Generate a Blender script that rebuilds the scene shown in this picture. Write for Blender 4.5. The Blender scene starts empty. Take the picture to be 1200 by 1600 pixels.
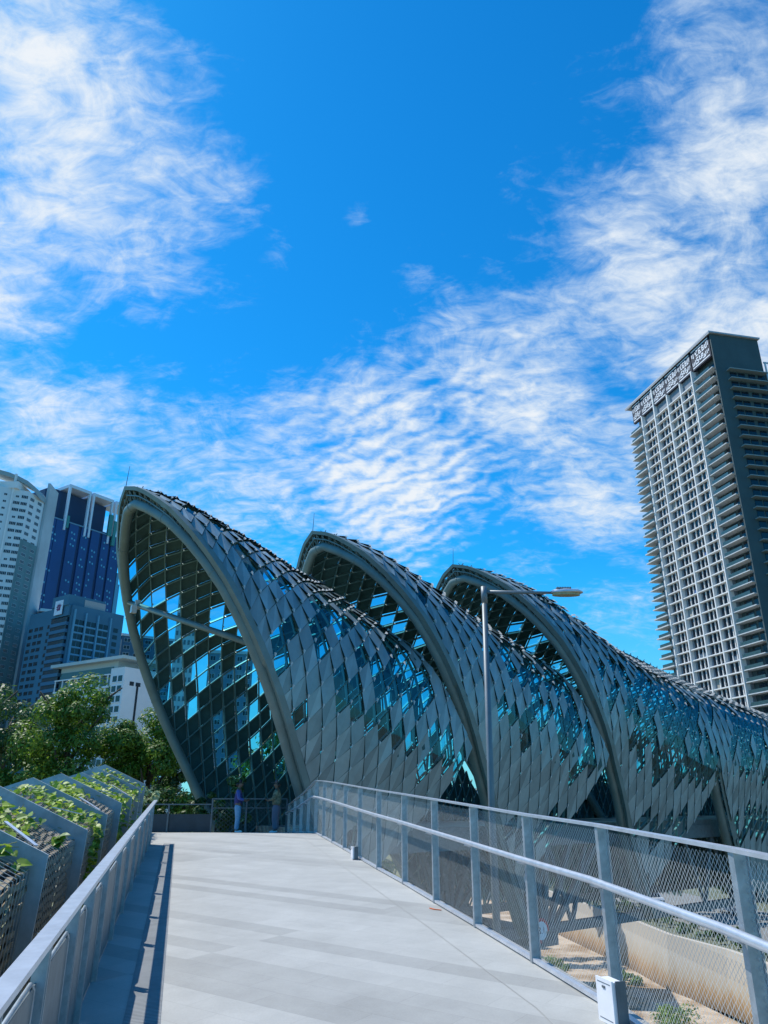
import bpy, math, random
from mathutils import Vector, Matrix
R = math.radians
C = bpy.context.scene.collection
SC = bpy.context.scene
# ------------------------------------------------------------------ camera
cam_d = bpy.data.cameras.new('camera'); cam = bpy.data.objects.new('camera', cam_d); C.objects.link(cam)
SC.camera = cam
cam.location = (0, 0, 1.55); cam.rotation_euler = (R(90+21.2), 0, 0)
cam_d.sensor_fit = 'VERTICAL'; cam_d.sensor_height = 36; cam_d.lens = 26.0
cam_d.clip_start = 0.05; cam_d.clip_end = 6000
# ------------------------------------------------------------------ world
SUN_EL = 55; SUN_AZ = -60
w = bpy.data.worlds.new('World'); SC.world = w; w.use_nodes = True
N = w.node_tree.nodes; L = w.node_tree.links; N.clear()
def wn(t, **k):
    n = N.new(t)
    for a, b in k.items(): setattr(n, a, b)
    return n
def wmath(op, a, b=None, clamp=False):
    n = wn('ShaderNodeMath', operation=op, use_clamp=clamp)
    for i, v in enumerate((a, b)):
        if v is None: continue
        if isinstance(v, (int, float)): n.inputs[i].default_value = v
        else: L.new(v, n.inputs[i])
    return n.outputs[0]
out = wn('ShaderNodeOutputWorld'); bg = wn('ShaderNodeBackground'); L.new(bg.outputs[0], out.inputs[0])
sky = wn('ShaderNodeTexSky', sky_type='NISHITA', sun_disc=False)
sky.sun_elevation = R(SUN_EL); sky.sun_rotation = R(300); sky.air_density = 1.0; sky.dust_density = 0.15; sky.ozone_density = 4.0
hs = wn('ShaderNodeHueSaturation'); hs.inputs['Saturation'].default_value = 1.3; hs.inputs['Value'].default_value = 1.0
L.new(sky.outputs[0], hs.inputs['Color'])
tint = wn('ShaderNodeMix', data_type='RGBA', blend_type='MULTIPLY'); tint.inputs[0].default_value = 1
L.new(hs.outputs[0], tint.inputs[6]); tint.inputs[7].default_value = (0.20, 1.16, 1.27, 1)
tc = wn('ShaderNodeTexCoord')
nrm = wn('ShaderNodeVectorMath', operation='NORMALIZE'); L.new(tc.outputs['Generated'], nrm.inputs[0])
sp = wn('ShaderNodeSeparateXYZ'); L.new(nrm.outputs[0], sp.inputs[0])
zz = wmath('MAXIMUM', wmath('ADD', sp.outputs[2], 0.34), 0.05)
cb = wn('ShaderNodeCombineXYZ'); L.new(wmath('DIVIDE', sp.outputs[0], zz), cb.inputs[0]); L.new(wmath('DIVIDE', sp.outputs[1], zz), cb.inputs[1])
def noise(scale, detail, rough, dist=0.0, sx=1, sy=1, rot=0, off=(0, 0, 0)):
    mp = wn('ShaderNodeMapping'); mp.inputs['Scale'].default_value = (sx, sy, 1); mp.inputs['Rotation'].default_value = (0, 0, R(rot)); mp.inputs['Location'].default_value = off
    L.new(cb.outputs[0], mp.inputs[0])
    n = wn('ShaderNodeTexNoise'); n.inputs['Scale'].default_value = scale; n.inputs['Detail'].default_value = detail
    n.inputs['Roughness'].default_value = rough; n.inputs['Distortion'].default_value = dist
    L.new(mp.outputs[0], n.inputs['Vector']); return n.outputs[0]
# cloud banks: (azimuth deg, elevation deg, radius rad, strength)
BLOBS = [(-27.1,43.3,0.192,0.95), (-33.5,48.0,0.116,0.95), (-16.8,43.8,0.093,0.75), (-32.1,34.8,0.111,0.80), (-19.8,30.2,0.057,0.55), (-14.3,22.5,0.169,0.80), (-27.5,24.0,0.133,0.80), (1.1,24.7,0.164,0.92), (11.3,30.5,0.151,0.88), (-22.3,26.8,0.097,0.60), (-8.3,26.9,0.094,0.75), (22.9,36.2,0.157,0.95), (32.4,41.4,0.136,1.00), (33.2,48.9,0.102,0.62), (27.6,47.1,0.079,0.55), (23.3,48.9,0.051,0.45), (28.5,31.4,0.146,0.95), (17.4,23.2,0.141,0.80), (18.7,14.0,0.090,0.50), (11.9,18.3,0.093,0.50), (-2.5,43.2,0.022,0.42), (3.0,38.9,0.030,0.45), (-10.4,40.3,0.036,0.45), (-8.5,21.0,0.103,0.60), (-22.2,35.1,0.048,0.50), (21.9,45.3,0.030,0.40), (7.6,34.6,0.067,0.70)]
tot = None
for (az, el, r, st) in BLOBS:
    v = (math.sin(R(az))*math.cos(R(el)), math.cos(R(az))*math.cos(R(el)), math.sin(R(el)))
    d = wn('ShaderNodeVectorMath', operation='DISTANCE'); L.new(nrm.outputs[0], d.inputs[0]); d.inputs[1].default_value = v
    m = wn('ShaderNodeMapRange', interpolation_type='SMOOTHSTEP'); L.new(d.outputs['Value'], m.inputs[0])
    m.inputs[1].default_value = r*1.5; m.inputs[2].default_value = r*0.15; m.inputs[3].default_value = 0; m.inputs[4].default_value = st
    tot = m.outputs[0] if tot is None else wmath('MAXIMUM', tot, m.outputs[0])
n1 = noise(2.6, 12, 0.60, 0.4, 1.0, 1.15, 25)
n2 = noise(8, 12, 0.68, 0.9, 1.0, 1.3, 60, (3, 1, 0))
n3 = noise(26, 8, 0.62, 0.6, 0.8, 1.5, 32, (7, 2, 0))
rip = wn('ShaderNodeTexWave'); rip.inputs['Scale'].default_value = 8.0; rip.inputs['Distortion'].default_value = 10; rip.inputs['Detail'].default_value = 4; rip.inputs['Detail Scale'].default_value = 1.6
rmp = wn('ShaderNodeMapping'); rmp.inputs['Rotation'].default_value = (0, 0, R(-52)); L.new(cb.outputs[0], rmp.inputs[0]); L.new(rmp.outputs[0], rip.inputs['Vector'])
rd = wn('ShaderNodeVectorMath', operation='DISTANCE'); L.new(nrm.outputs[0], rd.inputs[0]); rd.inputs[1].default_value = (0.0346, 0.9118, 0.4093)
rm = wn('ShaderNodeMapRange', interpolation_type='SMOOTHSTEP'); L.new(rd.outputs['Value'], rm.inputs[0]); rm.inputs[1].default_value = 0.26; rm.inputs[2].default_value = 0.05; rm.inputs[4].default_value = 0.30
ripple = wmath('MULTIPLY', wmath('SUBTRACT', rip.outputs['Fac'], 0.5), rm.outputs[0])
ff = wmath('ADD', wmath('MULTIPLY', wmath('SUBTRACT', n1, 0.5), 1.5), wmath('ADD', wmath('MULTIPLY', wmath('SUBTRACT', n2, 0.5), 1.25), wmath('MULTIPLY', wmath('SUBTRACT', n3, 0.5), 1.0)))
dens = wmath('ADD', wmath('ADD', wmath('MULTIPLY', tot, 0.95), ff), ripple)
dm = wn('ShaderNodeMapRange', interpolation_type='SMOOTHSTEP'); L.new(dens, dm.inputs[0]); dm.inputs[1].default_value = 0.24; dm.inputs[2].default_value = 1.25
ccol = wn('ShaderNodeMix', data_type='RGBA'); ccol.inputs[6].default_value = (3.5, 4.7, 5.8, 1); ccol.inputs[7].default_value = (5.5, 5.75, 6.0, 1)
dm2 = wn('ShaderNodeMapRange'); L.new(dens, dm2.inputs[0]); dm2.inputs[1].default_value = 0.5; dm2.inputs[2].default_value = 1.25
L.new(dm2.outputs[0], ccol.inputs[0])
cm = wn('ShaderNodeMix', data_type='RGBA'); L.new(wmath('MULTIPLY', dm.outputs[0], 0.96), cm.inputs[0]); L.new(tint.outputs[2], cm.inputs[6]); L.new(ccol.outputs[2], cm.inputs[7])
hz = wn('ShaderNodeMapRange', interpolation_type='SMOOTHSTEP'); L.new(sp.outputs[2], hz.inputs[0]); hz.inputs[1].default_value = 0.30; hz.inputs[2].default_value = -0.02; hz.inputs[4].default_value = 0.75
hm = wn('ShaderNodeMix', data_type='RGBA'); L.new(hz.outputs[0], hm.inputs[0]); L.new(cm.outputs[2], hm.inputs[6]); hm.inputs[7].default_value = (1.5, 3.4, 5.0, 1)
L.new(hm.outputs[2], bg.inputs[0]); bg.inputs[1].default_value = 0.135
w.cycles.sampling_method = 'MANUAL'; w.cycles.sample_map_resolution = 512
# ------------------------------------------------------------------ sun and exposure
sd = bpy.data.lights.new('sun', 'SUN'); sun = bpy.data.objects.new('sun', sd); C.objects.link(sun)
sd.energy = 4.2; sd.angle = R(0.5); sd.color = (1.0, 0.95, 0.86)
sun.rotation_euler = Vector((-math.sin(R(SUN_AZ))*math.cos(R(SUN_EL)), -math.cos(R(SUN_AZ))*math.cos(R(SUN_EL)), -math.sin(R(SUN_EL)))).to_track_quat('-Z', 'Y').to_euler()
SC.view_settings.view_transform = 'Standard'; SC.view_settings.look = 'None'; SC.view_settings.exposure = 0.25; SC.view_settings.gamma = 1
SC.cycles.max_bounces = 6; SC.cycles.transparent_max_bounces = 16; SC.cycles.diffuse_bounces = 3; SC.cycles.glossy_bounces = 3; SC.cycles.transmission_bounces = 4
rnd = random.Random(7)
# ------------------------------------------------------------------ materials
MATS = {}
def mat(name, col, rough=0.6, metal=0.0, var=0.12, scale=3.0, bump=0.0, bscale=None, island=0.0, col2=None, spec=0.5, stretch=(1, 1, 1)):
    if name in MATS: return MATS[name]
    m = bpy.data.materials.new(name); m.use_nodes = True; n = m.node_tree.nodes; l = m.node_tree.links
    b = n['Principled BSDF']; b.inputs['Roughness'].default_value = rough; b.inputs['Metallic'].default_value = metal
    b.inputs['Specular IOR Level'].default_value = spec
    t = n.new('ShaderNodeTexCoord'); mp = n.new('ShaderNodeMapping'); mp.inputs['Scale'].default_value = stretch; l.new(t.outputs['Object'], mp.inputs[0])
    nz = n.new('ShaderNodeTexNoise'); nz.inputs['Scale'].default_value = scale; nz.inputs['Detail'].default_value = 6; nz.inputs['Roughness'].default_value = 0.6
    l.new(mp.outputs[0], nz.inputs['Vector'])
    mx = n.new('ShaderNodeMix'); mx.data_type = 'RGBA'
    c2 = col2 or tuple(min(1, c*(1+var)) for c in col); c1 = col if col2 else tuple(c*(1-var) for c in col)
    mx.inputs[6].default_value = (*c1, 1); mx.inputs[7].default_value = (*c2, 1)
    mr = n.new('ShaderNodeMapRange'); mr.inputs[1].default_value = 0.3; mr.inputs[2].default_value = 0.7; l.new(nz.outputs[0], mr.inputs[0]); l.new(mr.outputs[0], mx.inputs[0])
    last = mx.outputs[2]
    if island:
        g = n.new('ShaderNodeNewGeometry'); r2 = n.new('ShaderNodeMapRange'); r2.inputs[3].default_value = 1-island; r2.inputs[4].default_value = 1+island
        l.new(g.outputs['Random Per Island'], r2.inputs[0])
        mm = n.new('ShaderNodeVectorMath'); mm.operation = 'SCALE'; l.new(last, mm.inputs[0]); l.new(r2.outputs[0], mm.inputs['Scale']); last = mm.outputs[0]
    l.new(last, b.inputs['Base Color'])
    if bump:
        bp = n.new('ShaderNodeBump'); bp.inputs['Strength'].default_value = bump; bp.inputs['Distance'].default_value = 0.02
        if bscale:
            nb = n.new('ShaderNodeTexNoise'); nb.inputs['Scale'].default_value = bscale; nb.inputs['Detail'].default_value = 4; l.new(mp.outputs[0], nb.inputs['Vector']); l.new(nb.outputs[0], bp.inputs['Height'])
        else: l.new(nz.outputs[0], bp.inputs['Height'])
        l.new(bp.outputs[0], b.inputs['Normal'])
    MATS[name] = m; return m
def leafmat(name, c1, c2, trans=0.35):
    if name in MATS: return MATS[name]
    m = bpy.data.materials.new(name); m.use_nodes = True; n = m.node_tree.nodes; l = m.node_tree.links; n.clear()
    o = n.new('ShaderNodeOutputMaterial'); ms = n.new('ShaderNodeMixShader'); ms.inputs[0].default_value = trans
    b = n.new('ShaderNodeBsdfPrincipled'); b.inputs['Roughness'].default_value = 0.5; tr = n.new('ShaderNodeBsdfTranslucent')
    g = n.new('ShaderNodeNewGeometry'); rp = n.new('ShaderNodeValToRGB'); rp.color_ramp.elements[0].color = (*c1, 1); rp.color_ramp.elements[1].color = (*c2, 1)
    l.new(g.outputs['Random Per Island'], rp.inputs[0]); l.new(rp.outputs[0], b.inputs['Base Color']); l.new(rp.outputs[0], tr.inputs[0])
    l.new(b.outputs[0], ms.inputs[1]); l.new(tr.outputs[0], ms.inputs[2]); l.new(ms.outputs[0], o.inputs[0])
    MATS[name] = m; return m
def glassmat(name, tint, refl=0.16, rough=0.03):
    if name in MATS: return MATS[name]
    m = bpy.data.materials.new(name); m.use_nodes = True; n = m.node_tree.nodes; l = m.node_tree.links; n.clear()
    o = n.new('ShaderNodeOutputMaterial'); ms = n.new('ShaderNodeMixShader'); t = n.new('ShaderNodeBsdfTransparent'); t.inputs[0].default_value = (*tint, 1)
    g = n.new('ShaderNodeBsdfGlossy'); g.inputs['Roughness'].default_value = rough; g.inputs[0].default_value = (0.42, 0.62, 0.70, 1)
    f = n.new('ShaderNodeFresnel'); f.inputs[0].default_value = 1.5; a = n.new('ShaderNodeMath'); a.operation = 'ADD'; a.inputs[1].default_value = refl; l.new(f.outputs[0], a.inputs[0])
    l.new(a.outputs[0], ms.inputs[0]); l.new(t.outputs[0], ms.inputs[1]); l.new(g.outputs[0], ms.inputs[2]); l.new(ms.outputs[0], o.inputs[0])
    MATS[name] = m; return m
# ------------------------------------------------------------------ mesh helpers
class MB:
    def __init__(s): s.v = []; s.f = []; s.m = []; s.mi = 0
    def face(s, pts):
        b = len(s.v); s.v += [tuple(p) for p in pts]; s.f.append(tuple(range(b, b+len(pts)))); s.m.append(s.mi)
    def hexa(s, p):          # 8 points: bottom 4 ccw, top 4 ccw
        b = len(s.v); s.v += [tuple(q) for q in p]
        for f in ((3,2,1,0),(4,5,6,7),(0,1,5,4),(1,2,6,5),(2,3,7,6),(3,0,4,7)): s.f.append(tuple(b+i for i in f)); s.m.append(s.mi)
    def box(s, x0, x1, y0, y1, z0, z1):
        s.hexa([(x0,y0,z0),(x1,y0,z0),(x1,y1,z0),(x0,y1,z0),(x0,y0,z1),(x1,y0,z1),(x1,y1,z1),(x0,y1,z1)])
    def beam(s, a, b, w, h, up=(0,0,1)):
        a = Vector(a); b = Vector(b); d = b-a
        if d.length < 1e-6: return
        d.normalize(); u = Vector(up); x = d.cross(u)
        if x.length < 1e-4: x = d.cross(Vector((1,0,0)))
        x.normalize(); u = x.cross(d); x *= w/2; u = u*h/2
        s.hexa([a-x-u, a+x-u, b+x-u, b-x-u, a-x+u, a+x+u, b+x+u, b-x+u])
    def tube(s, pts, r, n=8, caps=True):
        pts = [Vector(p) for p in pts]; rs = r if isinstance(r, (list, tuple)) else [r]*len(pts); b0 = len(s.v); ref = None
        for i, p in enumerate(pts):
            d = (pts[min(i+1, len(pts)-1)]-pts[max(i-1, 0)]).normalized()
            if ref is None: ref = d.orthogonal().normalized()
            ref = (ref-d*ref.dot(d)).normalized(); q = d.cross(ref)
            for k in range(n):
                a = 2*math.pi*k/n; s.v.append(tuple(p+(ref*math.cos(a)+q*math.sin(a))*rs[i]))
        for i in range(len(pts)-1):
            for k in range(n):
                a = b0+i*n+k; c = b0+i*n+(k+1)%n; s.f.append((a, c, c+n, a+n)); s.m.append(s.mi)
        if caps:
            s.f.append(tuple(b0+k for k in reversed(range(n)))); s.m.append(s.mi)
            s.f.append(tuple(b0+(len(pts)-1)*n+k for k in range(n))); s.m.append(s.mi)
    def prism(s, poly, z0, z1):      # poly ccw in xy
        b = len(s.v); n = len(poly)
        s.v += [(p[0], p[1], z0) for p in poly]+[(p[0], p[1], z1) for p in poly]
        s.f.append(tuple(b+k for k in reversed(range(n)))); s.f.append(tuple(b+n+k for k in range(n))); s.m += [s.mi]*2
        for k in range(n): s.f.append((b+k, b+(k+1)%n, b+n+(k+1)%n, b+n+k)); s.m.append(s.mi)
    def plate(s, poly3, th):         # planar polygon in 3d extruded by vector th
        th = Vector(th); b = len(s.v); n = len(poly3)
        s.v += [tuple(Vector(p)) for p in poly3]+[tuple(Vector(p)+th) for p in poly3]
        s.f.append(tuple(b+k for k in reversed(range(n)))); s.f.append(tuple(b+n+k for k in range(n))); s.m += [s.mi]*2
        for k in range(n): s.f.append((b+k, b+(k+1)%n, b+n+(k+1)%n, b+n+k)); s.m.append(s.mi)
    def mesh(s, name, mats, smooth=False):
        me = bpy.data.meshes.new(name); me.from_pydata(s.v, [], s.f)
        for m in (mats if isinstance(mats, (list, tuple)) else [mats]): me.materials.append(m)
        if any(s.m): me.polygons.foreach_set('material_index', s.m)
        if smooth: me.polygons.foreach_set('use_smooth', [True]*len(s.f))
        me.update(); return me
    def build(s, name, mats, parent=None, smooth=False, loc=(0,0,0), rotz=0):
        return link(name, s.mesh(name, mats, smooth), parent, loc, rotz)
def link(name, me, parent=None, loc=(0,0,0), rotz=0):
    o = bpy.data.objects.new(name, me); C.objects.link(o); o.location = loc; o.rotation_euler = (0, 0, rotz)
    if parent: o.parent = parent
    return o
def tag(o, label=None, cat=None, group=None, kind=None):
    if label: o['label'] = label
    if cat: o['category'] = cat
    if group: o['group'] = group
    if kind: o['kind'] = kind
    return o
def thing(name, label, cat, loc=(0,0,0), rotz=0, group=None):
    return tag(link(name, None, None, loc, rotz), label, cat, group)
def copy_tree(o, parent=None):
    c = o.copy(); C.objects.link(c); c.parent = parent
    for ch in list(o.children): copy_tree(ch, c)
    return c
def struct(name, mb, m, label=None):
    o = mb.build(name, m); o['kind'] = 'structure'
    if label: o['label'] = label
    return o
def interp(T, x):
    if x <= T[0][0]: return T[0][1]
    for (a, b), (c, d) in zip(T, T[1:]):
        if x <= c: return b+(d-b)*(x-a)/(c-a)
    return T[-1][1]
STEEL = mat('galvanised_steel', (0.34, 0.38, 0.41), 0.45, 0.5, 0.2, 14, 0.05)
STEELB = mat('bright_steel', (0.62, 0.65, 0.70), 0.35, 0.6, 0.12, 9)
DARKST = mat('painted_grey_steel', (0.11, 0.135, 0.15), 0.5, 0.25, 0.2, 6)
# ------------------------------------------------------------------ ground
def GZ(x, y): return -8.0
def bedcol():
    m = bpy.data.materials.new('canal_bed_paving'); m.use_nodes = True; n = m.node_tree.nodes; l = m.node_tree.links; b = n['Principled BSDF']; b.inputs['Roughness'].default_value = 0.9
    t = n.new('ShaderNodeTexCoord'); br = n.new('ShaderNodeTexBrick'); br.inputs['Scale'].default_value = 0.9; br.inputs['Mortar Size'].default_value = 0.012
    br.inputs['Color1'].default_value = (0.50, 0.40, 0.30, 1); br.inputs['Color2'].default_value = (0.58, 0.48, 0.37, 1); br.inputs['Mortar'].default_value = (0.25, 0.2, 0.14, 1); l.new(t.outputs['Object'], br.inputs[0])
    nz = n.new('ShaderNodeTexNoise'); nz.inputs['Scale'].default_value = 0.35; nz.inputs['Detail'].default_value = 8; l.new(t.outputs['Object'], nz.inputs['Vector'])
    rp = n.new('ShaderNodeValToRGB'); rp.color_ramp.elements[0].position = 0.38; rp.color_ramp.elements[0].color = (0.55, 0.45, 0.32, 1); rp.color_ramp.elements[1].position = 0.6; rp.color_ramp.elements[1].color = (1, 1, 1, 1)
    l.new(nz.outputs[0], rp.inputs[0]); mx = n.new('ShaderNodeMix'); mx.data_type = 'RGBA'; mx.blend_type = 'MULTIPLY'; mx.inputs[0].default_value = 1; l.new(br.outputs[0], mx.inputs[6]); l.new(rp.outputs[0], mx.inputs[7]); l.new(mx.outputs[2], b.inputs['Base Color']); return m
KS = 1.838
g = MB(); g.face([(-1500,202,-8.2),(1500,202,-8.2),(1500,3000,-8.2),(-1500,3000,-8.2)]); g.face([(-1500,-300,-6.6),(-20,-300,-6.6),(-20,202,-6.6),(-1500,202,-6.6)])
g.face([(-1500,202,-8.2),(-1500,202,-6.6),(6,202,-6.6),(6,202,-8.2)]); g.face([(-20,202,-16.3),(1500,202,-16.3),(1500,202,-8.2),(-20,202,-8.2)]); g.face([(-20,-300,-16.4),(1500,-300,-16.4),(1500,202,-16.4),(-20,202,-16.4)])
struct('ground', g, mat('dry_ground', (0.16,0.17,0.10), 0.95, 0, 0.3, 0.08, col2=(0.30,0.27,0.2)))
g = MB(); g.face([(4,2,-15.99),(37,-8,-15.99),(36.5,18,-15.99),(27.4,93.5,-15.99),(24.5,114,-15.99),(14.5,202,-15.99),(4,202,-15.99),(5,92,-15.99),(6,55,-15.99)])
struct('canal_bed', g, bedcol())
# grassy bank on the near side of the canal
g = MB()
bank = [(4.2,-6,10,-16),(4.6,12,12,-16),(4.6,25,14.0,-16),(4.8,35,15.2,-16),(4.8,50,16.4,-16),(4.6,65,17.2,-16),(5,92,14,-16),(6,202,9,-16)]
for (x0, y0, b0_, _), (x1, y1, b1_, _) in zip(bank, bank[1:]):
    g.face([(b0_, y0, -15.97), (b1_, y1, -15.97), (x1, y1, -6.7), (x0, y0, -6.7)]); g.face([(x0, y0, -6.7), (x1, y1, -6.7), (-30, y1, -6.55), (-30, y0, -6.55)])
struct('grass_bank', g, mat('bank_grass', (0.10,0.12,0.045), 0.95, 0, 0.3, 0.6, 0.4, col2=(0.27,0.24,0.12)))
# retaining wall
def wallmat():
    m = bpy.data.materials.new('stained_concrete_wall'); m.use_nodes = True; n = m.node_tree.nodes; l = m.node_tree.links; b = n['Principled BSDF']; b.inputs['Roughness'].default_value = 0.9
    t = n.new('ShaderNodeTexCoord'); s_ = n.new('ShaderNodeSeparateXYZ'); l.new(t.outputs['Object'], s_.inputs[0])
    mp = n.new('ShaderNodeMapping'); mp.inputs['Scale'].default_value = (1, 1, 0.25); l.new(t.outputs['Object'], mp.inputs[0])
    nz = n.new('ShaderNodeTexNoise'); nz.inputs['Scale'].default_value = 0.9; nz.inputs['Detail'].default_value = 8; nz.inputs['Roughness'].default_value = 0.7; l.new(mp.outputs[0], nz.inputs['Vector'])
    a = n.new('ShaderNodeMath'); a.operation = 'MULTIPLY_ADD'; l.new(nz.outputs[0], a.inputs[0]); a.inputs[1].default_value = 2.6; l.new(s_.outputs[2], a.inputs[2])
    mr = n.new('ShaderNodeMapRange'); l.new(a.outputs[0], mr.inputs[0]); mr.inputs[1].default_value = -14.6; mr.inputs[2].default_value = -11.6
    rp = n.new('ShaderNodeValToRGB'); e = rp.color_ramp.elements; e[0].color = (0.20,0.13,0.07,1); e[1].color = (0.52,0.47,0.40,1); k = e.new(0.35); k.color = (0.38,0.25,0.13,1); k = e.new(0.6); k.color = (0.46,0.38,0.28,1)
    l.new(mr.outputs[0], rp.inputs[0]); l.new(rp.outputs[0], b.inputs['Base Color']); return m
wp = [(x*KS, y*KS) for (x, y) in [(20.4,-4),(20.0,10),(16.5,41.5),(15.2,46),(14.9,51),(13.4,61.6),(8.2,110)]]
g = MB()
for (x0,y0),(x1,y1) in zip(wp, wp[1:]): g.hexa([(x0,y0,-16.1),(x0+1,y0,-16.1),(x1+1,y1,-16.1),(x1,y1,-16.1),(x0+.45,y0,-11.1),(x0+1,y0,-11.1),(x1+1,y1,-11.1),(x1+.45,y1,-11.1)])
tag(g.build('retaining_wall', wallmat()), 'long concrete retaining wall with brown stains along the canal bed', 'wall')
g = MB()
for (x0,y0),(x1,y1) in zip(wp, wp[1:]): g.face([(x0+.9,y0,-11.14),(x0+400,y0,-11.0),(x1+400,y1,-11.0),(x1+.9,y1,-11.14)])
struct('terrace', g, mat('terrace_soil', (0.08,0.10,0.05), 0.95, 0, 0.3, 0.5, col2=(0.16,0.16,0.11)))
g = MB()
for (x0,y0),(x1,y1) in zip(wp, wp[1:]): g.face([(x0+5,y0,-11.05),(x0+19,y0,-11.03),(x1+19,y1,-11.03),(x1+5,y1,-11.05)])
struct('road', g, mat('pale_road', (0.20,0.195,0.18), 0.9, 0, 0.12, 0.4))
# ------------------------------------------------------------------ walkway
def fz(y): return 0.035*(y-5) if y < 23 else 0.63-0.0355*(y-23)
def xl(y): return -0.574-0.26*y
XR = [(-6,2.3),(2,2.02),(4.1,1.95),(4.6,1.90),(5.6,1.80),(6.65,1.66),(8.05,1.36),(9.66,1.02),(11.3,.655),(13.06,.27),(14.6,-.1),(16.5,-.53),(19,-1.08),(23.2,-2.05),(31,-3.95)]
def xr(y): return interp(XR, y)
def floormat():
    m = bpy.data.materials.new('pale_granite_paving'); m.use_nodes = True; n = m.node_tree.nodes; l = m.node_tree.links; b = n['Principled BSDF']; b.inputs['Roughness'].default_value = 0.75
    t = n.new('ShaderNodeTexCoord'); mp = n.new('ShaderNodeMapping'); mp.inputs['Rotation'].default_value = (0, 0, R(35)); l.new(t.outputs['Object'], mp.inputs[0])
    br = n.new('ShaderNodeTexBrick'); br.inputs['Scale'].default_value = 1; br.inputs['Mortar Size'].default_value = 0.0035; br.inputs['Mortar Smooth'].default_value = 0.3; br.inputs['Brick Width'].default_value = 0.95; br.inputs['Row Height'].default_value = 0.33; br.offset = 0.37
    br.inputs['Color1'].default_value = (0.40,0.40,0.375,1); br.inputs['Color2'].default_value = (0.425,0.425,0.40,1); br.inputs['Mortar'].default_value = (0.35,0.35,0.33,1); l.new(mp.outputs[0], br.inputs[0])
    s_ = n.new('ShaderNodeSeparateXYZ'); l.new(mp.outputs[0], s_.inputs[0])
    d = n.new('ShaderNodeMath'); d.operation = 'DIVIDE'; l.new(s_.outputs[1], d.inputs[0]); d.inputs[1].default_value = 0.33; f = n.new('ShaderNodeMath'); f.operation = 'FLOOR'; l.new(d.outputs[0], f.inputs[0])
    dx = n.new('ShaderNodeMath'); dx.operation = 'MULTIPLY'; l.new(s_.outputs[0], dx.inputs[0]); dx.inputs[1].default_value = 0.16; fx = n.new('ShaderNodeMath'); fx.operation = 'FLOOR'; l.new(dx.outputs[0], fx.inputs[0])
    cx = n.new('ShaderNodeCombineXYZ'); l.new(f.outputs[0], cx.inputs[0]); l.new(fx.outputs[0], cx.inputs[1])
    wnz = n.new('ShaderNodeTexWhiteNoise'); wnz.noise_dimensions = '2D'; l.new(cx.outputs[0], wnz.inputs['Vector'])
    st = n.new('ShaderNodeMapRange'); l.new(wnz.outputs['Value'], st.inputs[0]); st.inputs[1].default_value = 0.60; st.inputs[2].default_value = 0.75; st.inputs[3].default_value = 1.0; st.inputs[4].default_value = 0.83
    nz = n.new('ShaderNodeTexNoise'); nz.inputs['Scale'].default_value = 1.3; nz.inputs['Detail'].default_value = 8; nz.inputs['Roughness'].default_value = 0.7; l.new(t.outputs['Object'], nz.inputs['Vector'])
    nr = n.new('ShaderNodeMapRange'); l.new(nz.outputs[0], nr.inputs[0]); nr.inputs[1].default_value = 0.3; nr.inputs[2].default_value = 0.7; nr.inputs[3].default_value = 0.84; nr.inputs[4].default_value = 1.07
    n2_ = n.new('ShaderNodeTexNoise'); n2_.inputs['Scale'].default_value = 60; n2_.inputs['Detail'].default_value = 3; l.new(t.outputs['Object'], n2_.inputs['Vector'])
    nr2 = n.new('ShaderNodeMapRange'); l.new(n2_.outputs[0], nr2.inputs[0]); nr2.inputs[3].default_value = 0.9; nr2.inputs[4].default_value = 1.1
    q = n.new('ShaderNodeMath'); q.operation = 'MULTIPLY'; l.new(st.outputs[0], q.inputs[0]); l.new(nr.outputs[0], q.inputs[1]); q2 = n.new('ShaderNodeMath'); q2.operation = 'MULTIPLY'; l.new(q.outputs[0], q2.inputs[0]); l.new(nr2.outputs[0], q2.inputs[1])
    v = n.new('ShaderNodeVectorMath'); v.operation = 'SCALE'; l.new(br.outputs[0], v.inputs[0]); l.new(q2.outputs[0], v.inputs['Scale']); l.new(v.outputs[0], b.inputs['Base Color'])
    bp = n.new('ShaderNodeBump'); bp.inputs['Strength'].default_value = 0.12; bp.inputs['Distance'].default_value = 0.01; l.new(n2_.outputs[0], bp.inputs['Height']); l.new(bp.outputs[0], b.inputs['Normal'])
    return m
ys = [-5, 0, 2, 4.1, 4.6, 5.6, 6.65, 8.05, 9.66, 11.3, 13.06, 14.6, 16.5, 19, 21, 23, 23.001, 25, 27, 30.5]
g = MB()
for y0, y1 in zip(ys, ys[1:]):
    l0 = xl(y0)-.15 if y0 < 22.5 else -13; l1 = xl(y1)-.15 if y1 < 22.5 else -13; 
    if y0 < 22.5 <= y1: l1 = xl(y1)-.15
    if y1-y0 < .01: continue
    g.hexa([(l0,y0,fz(y0)-.45),(xr(y0)+.2,y0,fz(y0)-.45),(xr(y1)+.2,y1,fz(y1)-.45),(l1,y1,fz(y1)-.45),(l0,y0,fz(y0)),(xr(y0)+.2,y0,fz(y0)),(xr(y1)+.2,y1,fz(y1)),(l1,y1,fz(y1))])
struct('walkway', g, floormat())
g = MB()    # drainage strip beside the left railing, and the plain edge strip at the right
for y0, y1 in zip([2,6,10,14,18], [6,10,14,18,19.9]):
    g.face([(xl(y0)+.33,y0,fz(y0)+.004),(xl(y0)+.60,y0,fz(y0)+.004),(xl(y1)+.60,y1,fz(y1)+.004),(xl(y1)+.33,y1,fz(y1)+.004)])
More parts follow.
